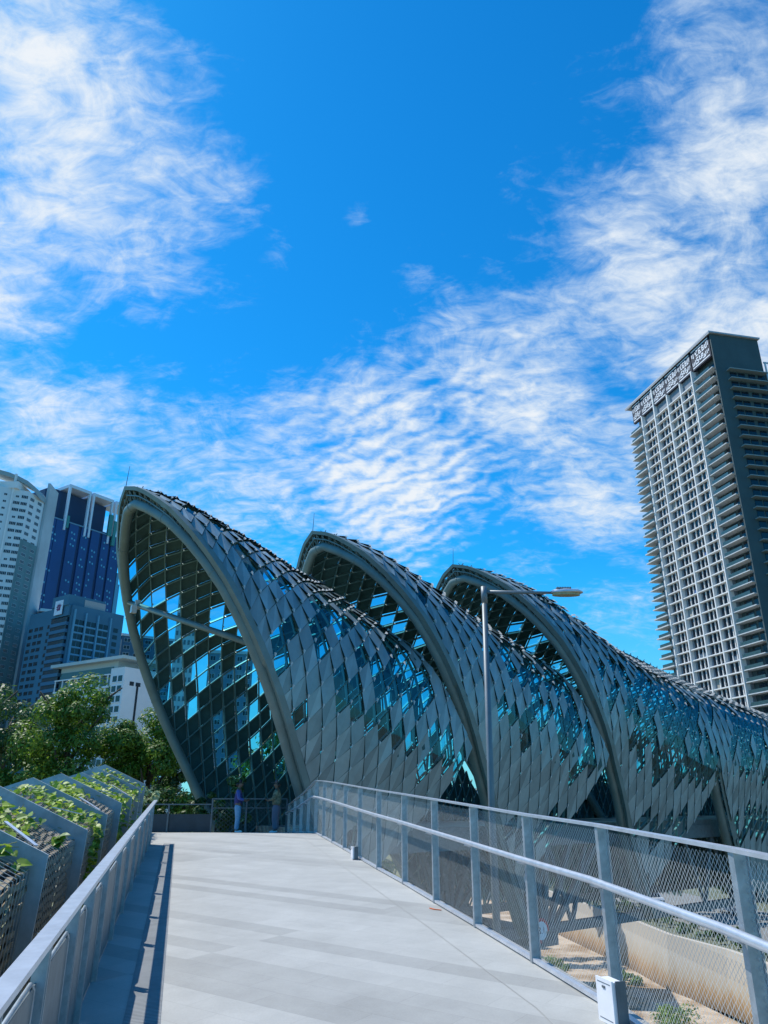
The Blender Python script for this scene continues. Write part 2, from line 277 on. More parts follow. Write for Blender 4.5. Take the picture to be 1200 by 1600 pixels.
def gratemat():
    m = mat('drain_grate_steel', (0.33,0.35,0.36), 0.6, 0.3, 0.15, 5); n = m.node_tree.nodes; l = m.node_tree.links; b = n['Principled BSDF']
    t = n.new('ShaderNodeTexCoord'); mp = n.new('ShaderNodeMapping'); mp.inputs['Rotation'].default_value = (0,0,R(-14.5)); l.new(t.outputs['Object'], mp.inputs[0])
    wv = n.new('ShaderNodeTexWave'); wv.bands_direction = 'Y'; wv.inputs['Scale'].default_value = 9; l.new(mp.outputs[0], wv.inputs['Vector'])
    bp = n.new('ShaderNodeBump'); bp.inputs['Distance'].default_value = 0.01; l.new(wv.outputs[0], bp.inputs['Height']); l.new(bp.outputs[0], b.inputs['Normal'])
    old = b.inputs['Base Color'].links[0].from_socket; mx = n.new('ShaderNodeMix'); mx.data_type = 'RGBA'; mx.blend_type = 'MULTIPLY'; mx.inputs[0].default_value = 0.6; l.new(old, mx.inputs[6]); l.new(wv.outputs[0], mx.inputs[7]); l.new(mx.outputs[2], b.inputs['Base Color']); return m
tag(g.build('drain_grate', gratemat()), 'narrow slotted steel drain grate in the paving beside the left handrail', 'drain')
g = MB()
for y0, y1 in zip([2,4.6,5.6,6.65,8.05,9.66,11.3,14.6,19], [4.6,5.6,6.65,8.05,9.66,11.3,14.6,19,23]):
    g.face([(xr(y0)-.50,y0,fz(y0)+.004),(xr(y0)-.49,y0,fz(y0)+.004),(xr(y1)-.49,y1,fz(y1)+.004),(xr(y1)-.50,y1,fz(y1)+.004)])
struct('paving_joint', g, mat('joint', (0.37,0.37,0.35), 0.9))
g = MB(); g.beam((0.60,10.92,fz(10.95)+.008),(0.66,10.83,fz(10.8)+.008),.02,.008); g.beam((0.66,10.83,fz(10.8)+.010),(0.74,10.78,fz(10.7)+.010),.018,.008)
tag(g.build('paving_scrap', mat('orange_plastic', (0.75,0.16,0.04), 0.5)), 'scrap of orange plastic on the paving by the right railing', 'litter')
# ------------------------------------------------------------------ right railing
RT = [(4, 1.29), (8, 1.285), (11,1.31), (15, 1.345), (20, 1.40), (23.2, 1.42), (26, 1.15), (29.6, 0.93)]
def rh(y): return interp(RT, y)
rr = thing('mesh_railing', 'tall steel railing with wire mesh panels and tubular handrail along the right edge', 'railing', (0,0,0))
ypost = [1.2, 2.9, 4.55, 6.5, 8.05, 9.7, 11.35, 13.1, 14.9, 16.7, 18.5, 20.1, 21.7, 23.2, 24.7, 26.3, 27.9, 29.5]
dirw = Vector((-0.2475, 1, 0.035)).normalized(); nrmw = Vector((dirw.y, -dirw.x, 0)).normalized()
mp_ = MB()   # unit post: upright steel fin
for y in ypost:
    h = rh(y); g = MB(); n_ = nrmw
    g.beam((0,0,-.12),(0,0,h),.045,.085,up=(n_.x,n_.y,0)); g.beam(n_*.045+Vector((0,0,-.12)), n_*.045+Vector((0,0,h)), .062, .008, up=(n_.x,n_.y,0))
    g.build('post', STEEL, rr, loc=(xr(y)+.07, y, fz(y)))
g = MB()
for y0, y1 in zip(ypost, ypost[1:]): g.beam((xr(y0)+.05,y0,fz(y0)+rh(y0)+.012),(xr(y1)+.05,y1,fz(y1)+rh(y1)+.012),.07,.022)
g.build('top_rail', STEELB, rr)
g = MB(); g.tube([(xr(y)-.05,y,fz(y)+rh(y)*.70) for y in [2]+ypost], .028, 10)
for y in ypost: g.beam((xr(y)-.05,y,fz(y)+rh(y)*.70-.03),(xr(y)+.06,y,fz(y)+rh(y)*.70-.06),.012,.03)
g.build('handrail', STEELB, rr, smooth=True)
g = MB()
for y0, y1 in zip(ypost, ypost[1:]): g.beam((xr(y0)+.06,y0,fz(y0)+.03),(xr(y1)+.06,y1,fz(y1)+.03),.05,.03)
g.build('bottom_rail', STEELB, rr)
MESHM = mat('mesh_wire', (0.55,0.60,0.62), 0.5, 0.4, 0.15, 20)
def wiremesh(Lx, H, slope, px, pz, th):
    g = MB(); nx = int(Lx/px); nz_ = int(H/pz)
    for i in range(nx+1):
        for j in range(nz_*2):
            z0 = j*pz/2; z1 = z0+pz/2; s = 1 if (i+j) % 2 else -1
            x0 = i*px+s*px*.38*(1 if j % 2 == 0 else 1); x1 = i*px-s*px*.38
            x0 = min(max(x0, 0), Lx); x1 = min(max(x1, 0), Lx)
            g.face([(x0-th/2,0,z0+slope*x0),(x0+th/2,0,z0+slope*x0),(x1+th/2,0,z1+slope*x1),(x1-th/2,0,z1+slope*x1)])
    return g
for k, (y0, y1) in enumerate(zip(ypost, ypost[1:])):
    a = Vector((xr(y0)+.09, y0, 0)); b = Vector((xr(y1)+.09, y1, 0)); Lp = (b-a).length; H = rh(y0)-.08
    dense = y0 > 12
    wmsh = wiremesh(Lp, H, (fz(y1)-fz(y0)+(rh(y1)-rh(y0))*.5)/Lp, .023 if not dense else .030, .046 if not dense else .055, .0046 if not dense else .008)
    o = wmsh.build('mesh_panel', MESHM, rr, loc=(a.x, a.y, fz(y0)+.06), rotz=math.atan2(b.y-a.y, b.x-a.x))
# white junction boxes clamped to the posts
for (y, s, lab) in ((6.35, 1.0, 'white metal junction box at the foot of a near post of the mesh railing'), (16.62, 0.85, 'small white junction box low on a distant post of the mesh railing')):
    t = thing('junction_box', lab, 'junction box', (xr(y)-.02, y-.06, fz(y)+.12*s), math.atan2(dirw.y, dirw.x), 'white boxes on the railing posts')
    g = MB(); g.box(-.105*s,.105*s,-.02,.07,-.11*s,.15*s); g.box(-.115*s,.115*s,.07,.082,-.12*s,.16*s); g.build('housing', mat('white_enamel', (0.78,0.79,0.82), 0.4, 0, 0.05, 8), t)
    g = MB(); g.box(-.118*s,-.108*s,-.03,.05,-.12*s,.16*s); g.box(-.02,.02,.083,.088,.10*s,.115*s); g.build('hinge_strip', DARKST, t)
    g = MB(); g.box(-.09*s,.09*s,.0825,.0845,-.095*s,-.091*s); g.box(-.09*s,.09*s,.0825,.0845,.131*s,.135*s); g.tube([(.06*s,.03,-.12*s),(.06*s,.03,-.2*s),(.5*s,.06,-.22*s)], .012, 6); g.build('conduit', DARKST, t)
# ------------------------------------------------------------------ left railing
lr = thing('flat_handrail_fence', 'low steel fence with wide flat handrail and grey infill panels on the left edge', 'railing')
dl = Vector((-0.26, 1, 0.035)).normalized()
ylp = [2.0, 3.1, 4.2, 5.35, 6.27, 7.42, 9.05, 10.58, 12.4, 14.27, 16.2, 18.1, 19.7]
HL = 0.98
g = MB()
for y0, y1 in zip([1]+ylp, ylp+[20.1]): g.beam((xl(y0)+.022,y0,fz(y0)+HL),(xl(y1)+.022,y1,fz(y1)+HL),.086,.03)
g.build('handrail', STEELB, lr)
g0 = MB()
for s in (-1, 1): g0.beam((s*.035,0,-.1),(s*.035,0,HL-.02),.012,.07,up=(0,1,0))
pm = g0.mesh('post', STEEL)
for y in ylp: link('post', pm, lr, (xl(y)-.02, y, fz(y)), math.atan2(dl.y, dl.x))
INF = mat('brushed_infill', (0.15,0.18,0.19), 0.5, 0.45, 0.25, 5, 0.1)
for y0, y1 in zip(ylp, ylp[1:]):
    a = Vector((xl(y0)-.03, y0, 0)); b = Vector((xl(y1)-.03, y1, 0)); Lp = (b-a).length; sl = (fz(y1)-fz(y0))/Lp; x0 = .015; x1 = Lp-.015
    g = MB(); g.hexa([(x0,-.004,.01+sl*x0),(x1,-.004,.01+sl*x1),(x1,.004,.01+sl*x1),(x0,.004,.01+sl*x0),(x0,-.004,.75+sl*x0),(x1,-.004,.75+sl*x1),(x1,.004,.75+sl*x1),(x0,.004,.75+sl*x0)])
    o = g.build('infill_panel', INF, lr, loc=(a.x,a.y,fz(y0)), rotz=math.atan2(b.y-a.y, b.x-a.x))
    g = MB(); x0 += .07; x1 -= .07; P_ = [(x0,0,.05+sl*x0),(x0,0,.73+sl*x0),(x0+.12,0,.775+sl*x0),(x1-.12,0,.775+sl*x1),(x1,0,.73+sl*x1),(x1,0,.05+sl*x1)]
    g.tube(P_, .011, 6); f = g.build('panel_frame', STEEL, o, smooth=True)
# ------------------------------------------------------------------ planters with steel fins on the left
FIN = [(4.35,.55,.98),(7.12,.5,1.02),(10.04,.5,1.01),(12.87,.52,1.04),(15.87,.52,1.09),(18.9,.5,1.10),(21.6,.45,1.22),(23.6,.42,1.36)]
fins = []
for (y, off, hh) in FIN:
    x = xl(y)-off*1.033; z = fz(min(y,22))+hh; fins.append((Vector((x, y, z)), Vector((x-1.25, y-.1, z+.56)), Vector((x-2.6, y-.2, z+.1))))
GREYP = mat('weathered_grey_plate', (0.40,0.45,0.47), 0.6, 0.15, 0.25, 4, 0.08)
WIRE = mat('dull_wire', (0.55,0.54,0.50), 0.5, 0.4, 0.2, 20)
SLAT = mat('woven_slat', (0.11,0.08,0.05), 0.9, 0, 0.5, 5, 0.3, col2=(0.42,0.35,0.24), stretch=(1,1,4))
SOIL = mat('planter_liner', (0.035,0.033,0.025), 0.95, 0, 0.4, 6)
LEAF = leafmat('vine_leaf', (0.06,0.20,0.02), (0.42,0.56,0.06), 0.4)
def leafshape(g, p, d, up, s):
    d = d.normalized(); x = d.cross(up)
    if x.length < 1e-3: x = Vector((1,0,0))
    x.normalize(); n = x.cross(d)
    q = lambda a, b, c: p+d*(a*s)+x*(b*s)+n*(c*s)
    V = [q(0,0,0), q(-.12,.28,.06), q(.15,.5,.12), q(.55,.42,.08), q(1.05,0,-.12), q(.5,0,-.02), q(-.12,-.28,.06), q(.15,-.5,.12), q(.55,-.42,.08)]
    b = len(g.v); g.v += [tuple(v) for v in V]
    for f in ((0,5,3,2,1),(5,4,3),(0,6,7,8,5),(5,8,4)): g.f.append(tuple(b+i for i in f)); g.m.append(g.mi)
wherep = ['nearest', 'second', 'third', 'fourth', 'fifth', 'sixth', 'farthest']
desc = ['wire cage planter with a few leaves at the lower left corner of the view', 'wire cage planter topped with large dark and pale vine leaves, second from the viewer', 'wire cage planter with vines spilling down its side, third from the viewer',
        'wire cage planter with bare slats and few leaves on top, fourth from the viewer', 'wire cage planter covered by a long mat of yellowish vines, fifth from the viewer', 'wire cage planter with yellowish vines, sixth from the viewer', 'smallest wire cage planter at the far end of the row beside the handrail end']
dens_v = [18, 230, 380, 110, 330, 260, 120]
for k in range(len(fins)-1):
    A, B = fins[k], fins[k+1]; t = thing('cage_planter', desc[k], 'planter', (A[0].x, A[0].y, -1.2), 0, 'wire cage planters along the left edge'); o0 = Vector((A[0].x, A[0].y, -1.2))
    # the fin at the far end of the bay
    e, r_, q_ = B; dn = Vector((0, .022, 0))
    def fin(F, nm):
        e, r_, q_ = F; g = MB(); fw = .21
        side = [e, e+Vector((-fw,0,-.12)), Vector((e.x-fw-.12, e.y, -1.2)), Vector((e.x-.12, e.y, -1.2))]
        top = [e, r_, r_+Vector((0,0,-fw*1.15)), e+Vector((-fw,0,-.12))]
        bk = [r_, q_, q_+Vector((0,0,-fw)), r_+Vector((0,0,-fw*1.15))]
        for P_ in (side, top, bk): g.plate([Vector((p.x, p.y, p.z))-o0 for p in P_], dn)
        g.build(nm, GREYP, t)
    fin(A, 'steel_fin')
    if k == len(fins)-2: fin(B, 'steel_fin')
    ins = .12; cut = .25
    def P3(F, u, inset, sgn):   # u: 0 bottom of side .. 1 edge .. 2 ridge .. 3 back
        e, r_, q_ = F; e2 = e+Vector((-inset,0,-inset)); bt = Vector((e.x-.12-inset, e.y, -1.2)); r2 = r_+Vector((0,0,-inset*1.2)); q2 = q_+Vector((0,0,-inset))
        p = bt.lerp(e2, u) if u <= 1 else (e2.lerp(r2, u-1) if u <= 2 else r2.lerp(q2, u-2)); p.y += sgn*.03; return p-o0
    def Q(u, v, inset): return P3(A, u, inset, 1).lerp(P3(B, u, inset, -1), v)
    g = MB()
    for (u0, u1) in ((0,1),(1,2),(2,3)): g.face([Q(u0,0,.27),Q(u0,1,.27),Q(u1,1,.27),Q(u1,0,.27)])
    g.build('liner', SOIL, t)
    H_side = (A[0].z+1.2); ns = int(H_side/.095); nt = int(1.37/.095); rk = random.Random(50+k)
    g = MB()
    for (b0, b1, m_) in ((0.0, 1.0, ns), (1.0, 2.0, nt)):
        for i in range(m_):
            u = b0+(b1-b0)*(i+.5)/m_; nseg = 14; ph = rk.random()*6; am = .10
            pts = [Q(min(u+am*math.sin(ph+v*1.9)/m_*2, b1-.004), v/nseg, ins+.03+.028*math.sin(ph*3+v*2.1+i*1.7)) for v in range(nseg+1)]
            for v in range(nseg): g.beam(pts[v], pts[v+1], .050, .012, up=(0,0,1) if b0 else (1,0,0))
    g.build('slat_infill', SLAT, t)
    g = MB(); nv = int((B[0]-A[0]).length/.13) if k < 3 else int((B[0]-A[0]).length/.25); wt = .005 if k < 3 else .008
    for i in range(nv+1):
        v = i/nv
        for (u0, u1) in ((0.25,1.0),(1.0,2.0)): g.beam(Q(u0,v,ins), Q(u1,v,ins), wt, wt)
    g.build('wire_cage', WIRE, t)
    g = MB(); g.beam(Q(1.45,.28,ins-.09), Q(1.12,.1,ins-.1) if k % 2 else Q(1.2,.52,ins-.1), .035, .012); g.build('brace_bar', STEELB, t)
    # vines
    g = MB(); st = MB(); s0 = .09 if k < 3 else .10
    for c in range(dens_v[k]):
        cl = rk.random()
        if k == 0: u = 1.25+rk.gauss(0,.12); v = .93+rk.random()*.05
        elif k == 1: u = 1.35+rk.random()*.6 if cl < .9 else 1.1; v = rk.betavariate(2,2) if cl < .9 else .6
        elif k == 2: u = 1.02+rk.random()*.95 if cl < .62 else 1.0-rk.random()**1.3*.62; v = rk.random() if cl < .35 else .62+rk.random()*.36
        elif k == 3: u = 1.45+rk.random()*.5; v = rk.random()*.8+.1
        else: u = 1.0+rk.random()*.95 if cl < .85 else 1.0-rk.random()*.3; v = rk.random()
        b = Q(min(max(u,.2),2.2), v, ins-.01-.07*rk.random()**2)
        d = Vector((rk.uniform(-.2,1.0), rk.uniform(-1,.6), rk.uniform(-.7,.45))); 
        leafshape(g, b, d, Vector((rk.uniform(-.5,.6),rk.uniform(-.6,.2),1)), s0*rk.uniform(.6,1.35))
        if c % 3 == 0: st.tube([b, b+Vector((rk.uniform(-.15,.15),rk.uniform(-.25,.25),rk.uniform(-.03,.05)))], .004, 4)
    g.build('vine_leaves', LEAF, t); st.build('vine_stems', mat('vine_stem', (0.25,0.25,0.08), .7), t)
# weathered timber end board behind the far planters
# ------------------------------------------------------------------ fence at the end of the landing
ef = thing('landing_fence', 'dark steel fence with two solid dark panels and a see-through section across the landing end', 'fence')
fa = Vector((-11.5, 29.6, .39)); fm = Vector((-6.35, 29.6, .39)); fb = Vector((-3.55, 29.6, .39))
MESHD = mat('dark_mesh_sheet', (0.030,0.045,0.058), 0.55, 0.2, 0.2, 3)
for x0, x1 in ((-11.5,-8.0),(-7.95,-6.4)):
    g = MB(); g.box(x0,x1,29.57,29.62,.42,1.02); g.build('dark_panel', MESHD, ef)
for x in (-11.5,-9.7,-7.98,-6.37,-5.1,-3.6):
    g = MB(); g.box(x-.03,x+.03,29.52,29.57,.36,1.34 if x < -6.5 else 1.55); g.build('post', DARKST, ef)
g = MB(); g.box(-11.5,-6.4,29.5,29.56,1.34,1.38); g.box(-6.4,-3.6,29.5,29.56,1.53,1.57); g.box(-6.4,-3.6,29.5,29.54,1.22,1.25); g.build('top_rail', DARKST, ef)
g = wiremesh(2.7, 1.05, 0, .09, .14, .012); g.build('mesh_panel', DARKST, ef, loc=(-6.33,29.6,.44))
# ------------------------------------------------------------------ canopy shells
AX = Vector((0.7995, 0.6007, 0)); PP = Vector((0.6007, -0.7995, 0)); OO = Vector((-5.77, 32.22, 0)); ROT = math.atan2(AX.y, AX.x)
T0 = [(-4,3.7),(-2,4.0),(0,4.35),(1,4.7),(2,4.95),(3,5.15),(4,5.4),(5,5.55),(6,5.61),(7,5.57),(8,5.42),(9,5.15),(10,4.66),(11,4.0),(12,3.13),(12.5,2.47),(13,1.73),(13.4,1.0),(13.7,0)]
T1 = [(-4,3.9),(-2,4.2),(0,4.6),(2,5.05),(3.2,5.4),(4.6,5.35),(6.1,5.2),(6.9,4.95),(7.5,4.5),(8.0,4.05),(8.45,3.4),(9.05,2.55),(9.9,1.4),(10.6,.5),(11,0)]
def halfw(z, h):
    t = min(max((13.7-h)/2.7, 0), 1)
    if z <= 3: return interp(T0, z)*(1-t)+interp(T1, z)*t
    s = (z-3)/(h-3); return interp(T0, 3+s*10.7)*(1-t)+interp(T1, 3+s*8.0)*t
def gz_(z): return -.05*z-.00117*max(z, 0)**3
def ridge_h(ridge, c, f=lambda z: -.535*z):       # where the curve a = c + f(z) meets the ridge line
    for i in range(len(ridge)-1):
        (a0, z0), (a1, z1) = ridge[i], ridge[i+1]
        f0 = a0-f(z0)-c; f1 = a1-f(z1)-c
        if f0 <= 0 <= f1: return z0+(z1-z0)*(-f0)/(f1-f0)
    return ridge[0][1] if ridge[0][0]-f(ridge[0][1]) > c else ridge[-1][1]
def section(c, h, n=90, f=lambda z: -.535*z):
    pts = []
    for i in range(n+1):
        z = h-(h+4)*(i/n)**1.6; pts.append(Vector((c+f(z), -halfw(z, h), z)))
    return pts
def walk(pts, dl_, m):
    out_ = []; acc = 0; k = 0
    for j in range(m+1):
        tgt = j*dl_
        while k < len(pts)-2 and acc+(pts[k+1]-pts[k]).length < tgt: acc += (pts[k+1]-pts[k]).length; k += 1
        s = (pts[k+1]-pts[k]).length
        out_.append(pts[k].lerp(pts[k+1], (tgt-acc)/s))
        if tgt-acc > s: break
    return out_
def clip(poly, lo, hi):      # keep lo <= a + .535 z <= hi
    for (sg, lim) in ((1, lo), (-1, hi)):
        if lim is None: continue
        q = []; n = len(poly)
        for i in range(n):
            P_, Q_ = poly[i], poly[(i+1) % n]; fp = sg*(P_.x+.535*P_.z-lim); fq = sg*(Q_.x+.535*Q_.z-lim)
            if fp >= 0: q.append(P_)
            if (fp >= 0) != (fq >= 0): q.append(P_.lerp(Q_, fp/(fp-fq)))
        poly = q
        if len(poly) < 3: return None
    return poly
def clipseg(P_, Q_, lo, hi):
    for (sg, lim) in ((1, lo), (-1, hi)):
        if lim is None: continue
        fp = sg*(P_.x+.535*P_.z-lim); fq = sg*(Q_.x+.535*Q_.z-lim)
        if fp < 0 and fq < 0: return None
        if fp < 0: P_ = P_.lerp(Q_, fp/(fp-fq))
        elif fq < 0: Q_ = P_.lerp(Q_, fp/(fp-fq))
    return P_, Q_
PANEL = mat('grey_cladding_panel', (0.25,0.31,0.315), 0.40, 0.2, 0.15, 1.2, 0, island=0.24)
TAB = mat('pale_bracket', (0.52,0.52,0.50), 0.5, 0.0, 0.05, 5)
CGLASS = glassmat('teal_canopy_glass', (0.22,0.68,0.82), 0.06)
LATT = mat('lattice_steel', (0.14,0.25,0.245), 0.5, 0.3, 0.15, 4)
ARCH = mat('arch_tube_paint', (0.15,0.20,0.19), 0.5, 0.1, 0.15, 1.5)
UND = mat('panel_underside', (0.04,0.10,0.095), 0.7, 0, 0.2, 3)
def make_shell(label, k, ridge, cend, hi, tips, seed=1, tie=False):
    t = thing('canopy_shell', label, 'canopy', tuple(OO+AX*(9.155*k)), ROT, 'overlapping canopy shells over the footbridge')
    rk = random.Random(seed); DL = 0.80; dc = .64; lo = 1.27
    cols = []; ncol = int((cend+2.6)/dc); hs_ = []
    for i in range(ncol+1):
        c = -2.6+i*dc; h = ridge_h(ridge, c, gz_); hs_.append(h); cols.append(walk(section(c, h, 110, gz_), DL, 23))
    cuts = []
    for (tc, tz, lim) in tips:
        i = round((tc+2.6)/dc); J = min(range(len(cols[i])), key=lambda j: abs(cols[i][j].z-tz)); cuts.append((i+J, i, lim))
    tabs = MB(); rg = MB()
    nzf = lambda i, j, s: .5+.5*math.sin(i*.9+s*1.3+1.7*math.sin(j*.8+s))*math.cos(j*.75-i*.35+s)
    for side in (1, -1):
        pan = MB(); und = MB(); gl = MB(); lat = MB()
        fl = lambda v: Vector((v.x, v.y*side, v.z))
        def bm(P_, Q_, nn):
            r_ = clipseg(P_, Q_, lo-.1, hi)
            if r_: lat.beam(r_[0]-nn*.17, r_[1]-nn*.17, .052, .10, up=nn)
        for i in range(ncol):
            for J in range(0, min(len(cols[i]), len(cols[i+1]))-1):
                A = cols[i][J]; B = cols[i][J+1]; Cc = cols[i+1][J]; D = cols[i+1][J-1] if J > 0 else (A+Cc)/2
                A, B, Cc, D = fl(A), fl(B), fl(Cc), fl(D)
                ctr = (A+B+Cc+D)/4
                pc = ctr.x+.535*ctr.z
                if pc < lo-1 or (hi and pc > hi+1): continue
                skip = False; lo = 1.27
                for (K, it, lim) in cuts:
                    if side == 1 and i > it-10 and i+J+1 > K:
                        if lim is None or pc < lim-1.2: skip = True
                        elif pc < lim+1.2: lo = lim
                if skip: continue
                nn = (B-A).cross(Cc-A).normalized()
                if nn.dot(ctr-Vector((ctr.x, 0, 4.5))) < 0: nn = -nn
                bm(A, B, nn); bm(B, Cc, nn)
                z = ctr.z; fi = min(1, max(0, (pc-1.2)/8.6)) if hi else min(1, ((pc-1.2) % 9.2)/9.2+.25)
                if pc > 9.5 and not hi: fi = min(max(fi, .40), .72)
                low = rk.random()
                if side == 1 and z < 0.9 and z > -.6 and low < (.6 if k > 0 else .15): continue
                if side == 1:
                    base = 0.0
                    if 2.4 < z < 8.4: base = .10+.74*fi
                    elif 8.4 <= z < 12.3: base = .10+.38*fi
                    if z < 3.8 and fi < .5: base *= .3
                    if z < 1.8 or pc < 2.0: base = 0
                    if hi and pc > hi-.7: base = .0
                    if fi < .3 and z < 8.5: base = .09 if z > 3 else 0
                else:
                    base = .36 if 2.8 < z < 11.6 and fi > .2 else (.2 if 2.8 < z < 11.6 else 0)
                    if fi > .45 and k == 0: base += .12*(z > 2.8)
                isg = rk.random() < base*(.80+.40*nzf(i, J, seed+side)) and J > 0
                ip = lambda P_, q_: P_.lerp(ctr, q_)
                if isg:
                    q = clip([ip(q, .07)-nn*.04 for q in (A, B, Cc, D)], lo, hi)
                    if q: gl.face(q)
                    # inner pane frame
                    fr = [ip(q, .10)-nn*.10 for q in (A, B, Cc, D)]
                else:
                    lift = .03+min(max((z-2.5)/5.5, 0), 1)*.095
                    if J == 0: lift *= .6
                    a, b, c_, d = ip(A, .035), ip(B, .02)+nn*lift, ip(Cc, .035), ip(D, .03)
                    for tri in ([a, b, d], [b, c_, d]):
                        q = clip(tri, lo, hi)
                        if q: pan.face(q)
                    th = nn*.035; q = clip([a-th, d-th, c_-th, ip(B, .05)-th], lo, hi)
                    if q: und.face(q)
                pb = B.x+.535*B.z
                if J > 0 and z > .3 and pb > lo+.1 and (hi is None or pb < hi-.1):
                    e1 = (A-B).normalized(); e2 = (Cc-B).normalized(); lf = .03+min(max((z-2.5)/5.5, 0), 1)*.095; o_ = nn*(lf+.015)
                    bb = B+o_; s_ = .135; dn_ = (e1+e2).normalized()
                    m1 = bb+(e1*.9+e2*.25)*s_; m2 = bb+(e1*.25+e2*.9)*s_*.8
                    tabs.plate([bb-dn_*.06, m2, m1], -nn*.02)
                    b = len(tabs.v); tabs.v += [tuple(bb-dn_*.06-nn*.02), tuple(m1-nn*.02), tuple(m1-nn*lf*.9)]; tabs.f.append((b, b+1, b+2)); tabs.m.append(0)
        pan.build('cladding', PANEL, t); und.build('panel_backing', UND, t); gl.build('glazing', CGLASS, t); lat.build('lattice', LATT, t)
    rp0 = [c[0] for i, c in enumerate(cols) if c[0].x+.535*c[0].z >= lo and (hi is None or c[0].x+.535*c[0].z <= hi)]
    for P_ in rp0:
        rg.box(P_.x-.09, P_.x+.09, -.10, .10, P_.z+.03, P_.z+.09); rg.beam((P_.x-.06,0,P_.z+.06),(P_.x-.13,.10,P_.z+.20),.03,.03); rg.beam((P_.x+.02,0,P_.z+.06),(P_.x+.04,-.12,P_.z+.19),.03,.03)
    for P_, Q_ in zip(rp0, rp0[1:]): rg.beam(P_+Vector((0,0,.02)), Q_+Vector((0,0,.02)), .18, .05)
    tabs.build('brackets', TAB, t); rg.build('ridge_fittings', DARKST, t)
    # arch tube with its edge band
    h0 = ridge_h(ridge, 1.13)
    arch = []; edge = []; e2_ = []
    for i in range(61):
        s = i/60; z = -4+(h0-.78+4)*(1-(1-s)**1.7); arch.append(Vector((1.0-.535*z, -max(halfw(z+.55*(z/13)**3, h0)-.42, 0)*(1 if i < 60 else 0), z)))
    full = arch+[Vector((p.x, -p.y, p.z)) for p in reversed(arch[:-1])]
    g = MB(); g.tube(full, .215, 14); at_ = g.build('arch_tube', ARCH, t, smooth=True)
    for i in range(12, 120, 12):
        p = full[i]; q = full[i+1]; d = (q-p).normalized(); g = MB(); g.tube([p-d*.03, p+d*.03], .228, 14); g.build('tube_collar', ARCH, at_)
    se = section(1.13, h0, 70); bnd = MB()
    for side in (1, -1):
        for i in range(70):
            q = []
            for (dx, oo) in ((-.16, .05), (.12, .05)):
                for P_ in (se[i], se[i+1]): q.append(Vector((P_.x+dx, P_.y*side*(1+oo/6), P_.z+oo*(P_.z/14))))
            bnd.face([q[0], q[1], q[3], q[2]])
            f0 = Vector((q[0].x+.05, q[0].y*.955, q[0].z-.16 if q[0].z > 6 else q[0].z)); f1 = Vector((q[1].x+.05, q[1].y*.955, q[1].z-.16 if q[1].z > 6 else q[1].z)); bnd.face([q[0], q[1], f1, f0])
            bnd.face([f0, f1, q[3]*.995, q[2]*.995])
    bnd.build('edge_band', ARCH, t)
    sm = MB()
    for i in range(0, 69, 2):
        for side in (1, -1):
            P_ = se[i]; P_ = Vector((P_.x-.02, P_.y*side*.97, P_.z-.12)); q = min(full, key=lambda v: (v-P_).length); sm.beam(P_, q, .05, .05)
            q2 = se[min(i+2, 70)]; 
            if P_.z > 8: q3 = min(full, key=lambda v: (v-Vector((q2.x, q2.y*side, q2.z))).length); sm.beam(P_, q3, .04, .04)
    for dz, oo in ((.22, .3),): 
        for side in (1, -1):
            for i in range(69): sm.beam(Vector((se[i].x+.02, se[i].y*side*.94, se[i].z-.32)), Vector((se[i+1].x+.02, se[i+1].y*side*.94, se[i+1].z-.32)), .05, .05)
    sm.build('edge_struts', ARCH, t)
    a0 = se[0]; g = MB(); g.tube([(a0.x-.1,0,a0.z),(a0.x-.05,0,a0.z+1.0)], [.018,.008], 5); g.build('lightning_rod', DARKST, t)
    if tie:
        g = MB(); g.tube([(1.0-.535*10.0, 4.35, 10.0), (1.0-.535*6.75, -5.15, 6.75)], .12, 10); tb = g.build('tie_beam', ARCH, t, smooth=True)
        g = MB(); q = Vector((1.0-.535*9.55, 3.05, 9.55)); g.box(q.x-.35,q.x-.12,q.y-.1,q.y+.1,q.z-.35,q.z-.02); g.box(q.x-.2,q.x+.05,q.y-.04,q.y+.04,q.z-.15,q.z+.25); g.build('camera_housing', mat('lamp_white', (.6,.62,.62), .4), tb)
    return t
R1 = [(-6.3,13.65),(-6.07,13.7),(-4.9,13.65),(-4.16,13.45),(-2.85,13.08),(-1.5,12.7),(1.15,11.8),(3.83,11.05),(4.6,10.8)]
R3 = [(-6.3,13.65),(-6.07,13.7),(-4.9,13.7),(-3.2,13.5),(-1.54,13.1),(.7,12.3),(4.3,11.25),(6.9,10.68),(9.6,10.18),(12.4,9.6),(15.5,9.06),(18.8,8.5),(22.2,7.95),(25.8,7.15),(31,6.1),(38,5.2)]
make_shell('nearest and tallest canopy shell, its lattice mouth open towards the walkway', 0, R1, 9.8, 9.75, [(8.3, 4.1, None)], seed=3, tie=True)
make_shell('middle canopy shell rising behind the street lamp pole', 1, R1, 9.8, 9.75, [(8.3, 4.1, None)], seed=5)
make_shell('longest canopy shell stretching away to the right edge of the view', 2, R3, 38, None, [(9.2, 3.2, 10.35)], seed=8)
# inner arch leg in the V shaped gap of the long shell
t = thing('canopy_leg_arch', 'curved arch leg in the triangular gap low on the longest canopy shell', 'arch', tuple(OO+AX*(9.155*3)), ROT)
for side in (1, -1):
    g = MB(); pts = []
    for i in range(21):
        z = -4+8.6*i/20; pts.append((1.0-.535*z, -side*(halfw(z, 10.5)-.5), z))
    g.tube(pts, .27, 12); g.build('leg', ARCH, t, smooth=True)
    g = MB()
    for a, b in zip(pts, pts[1:]): g.face([(a[0]-.0,a[1]-side*.42,a[2]),(b[0],b[1]-side*.42,b[2]),(b[0]+.5,b[1]-side*.46,b[2]),(a[0]+.5,a[1]-side*.46,a[2])])
    g.build('edge_band', ARCH, t)
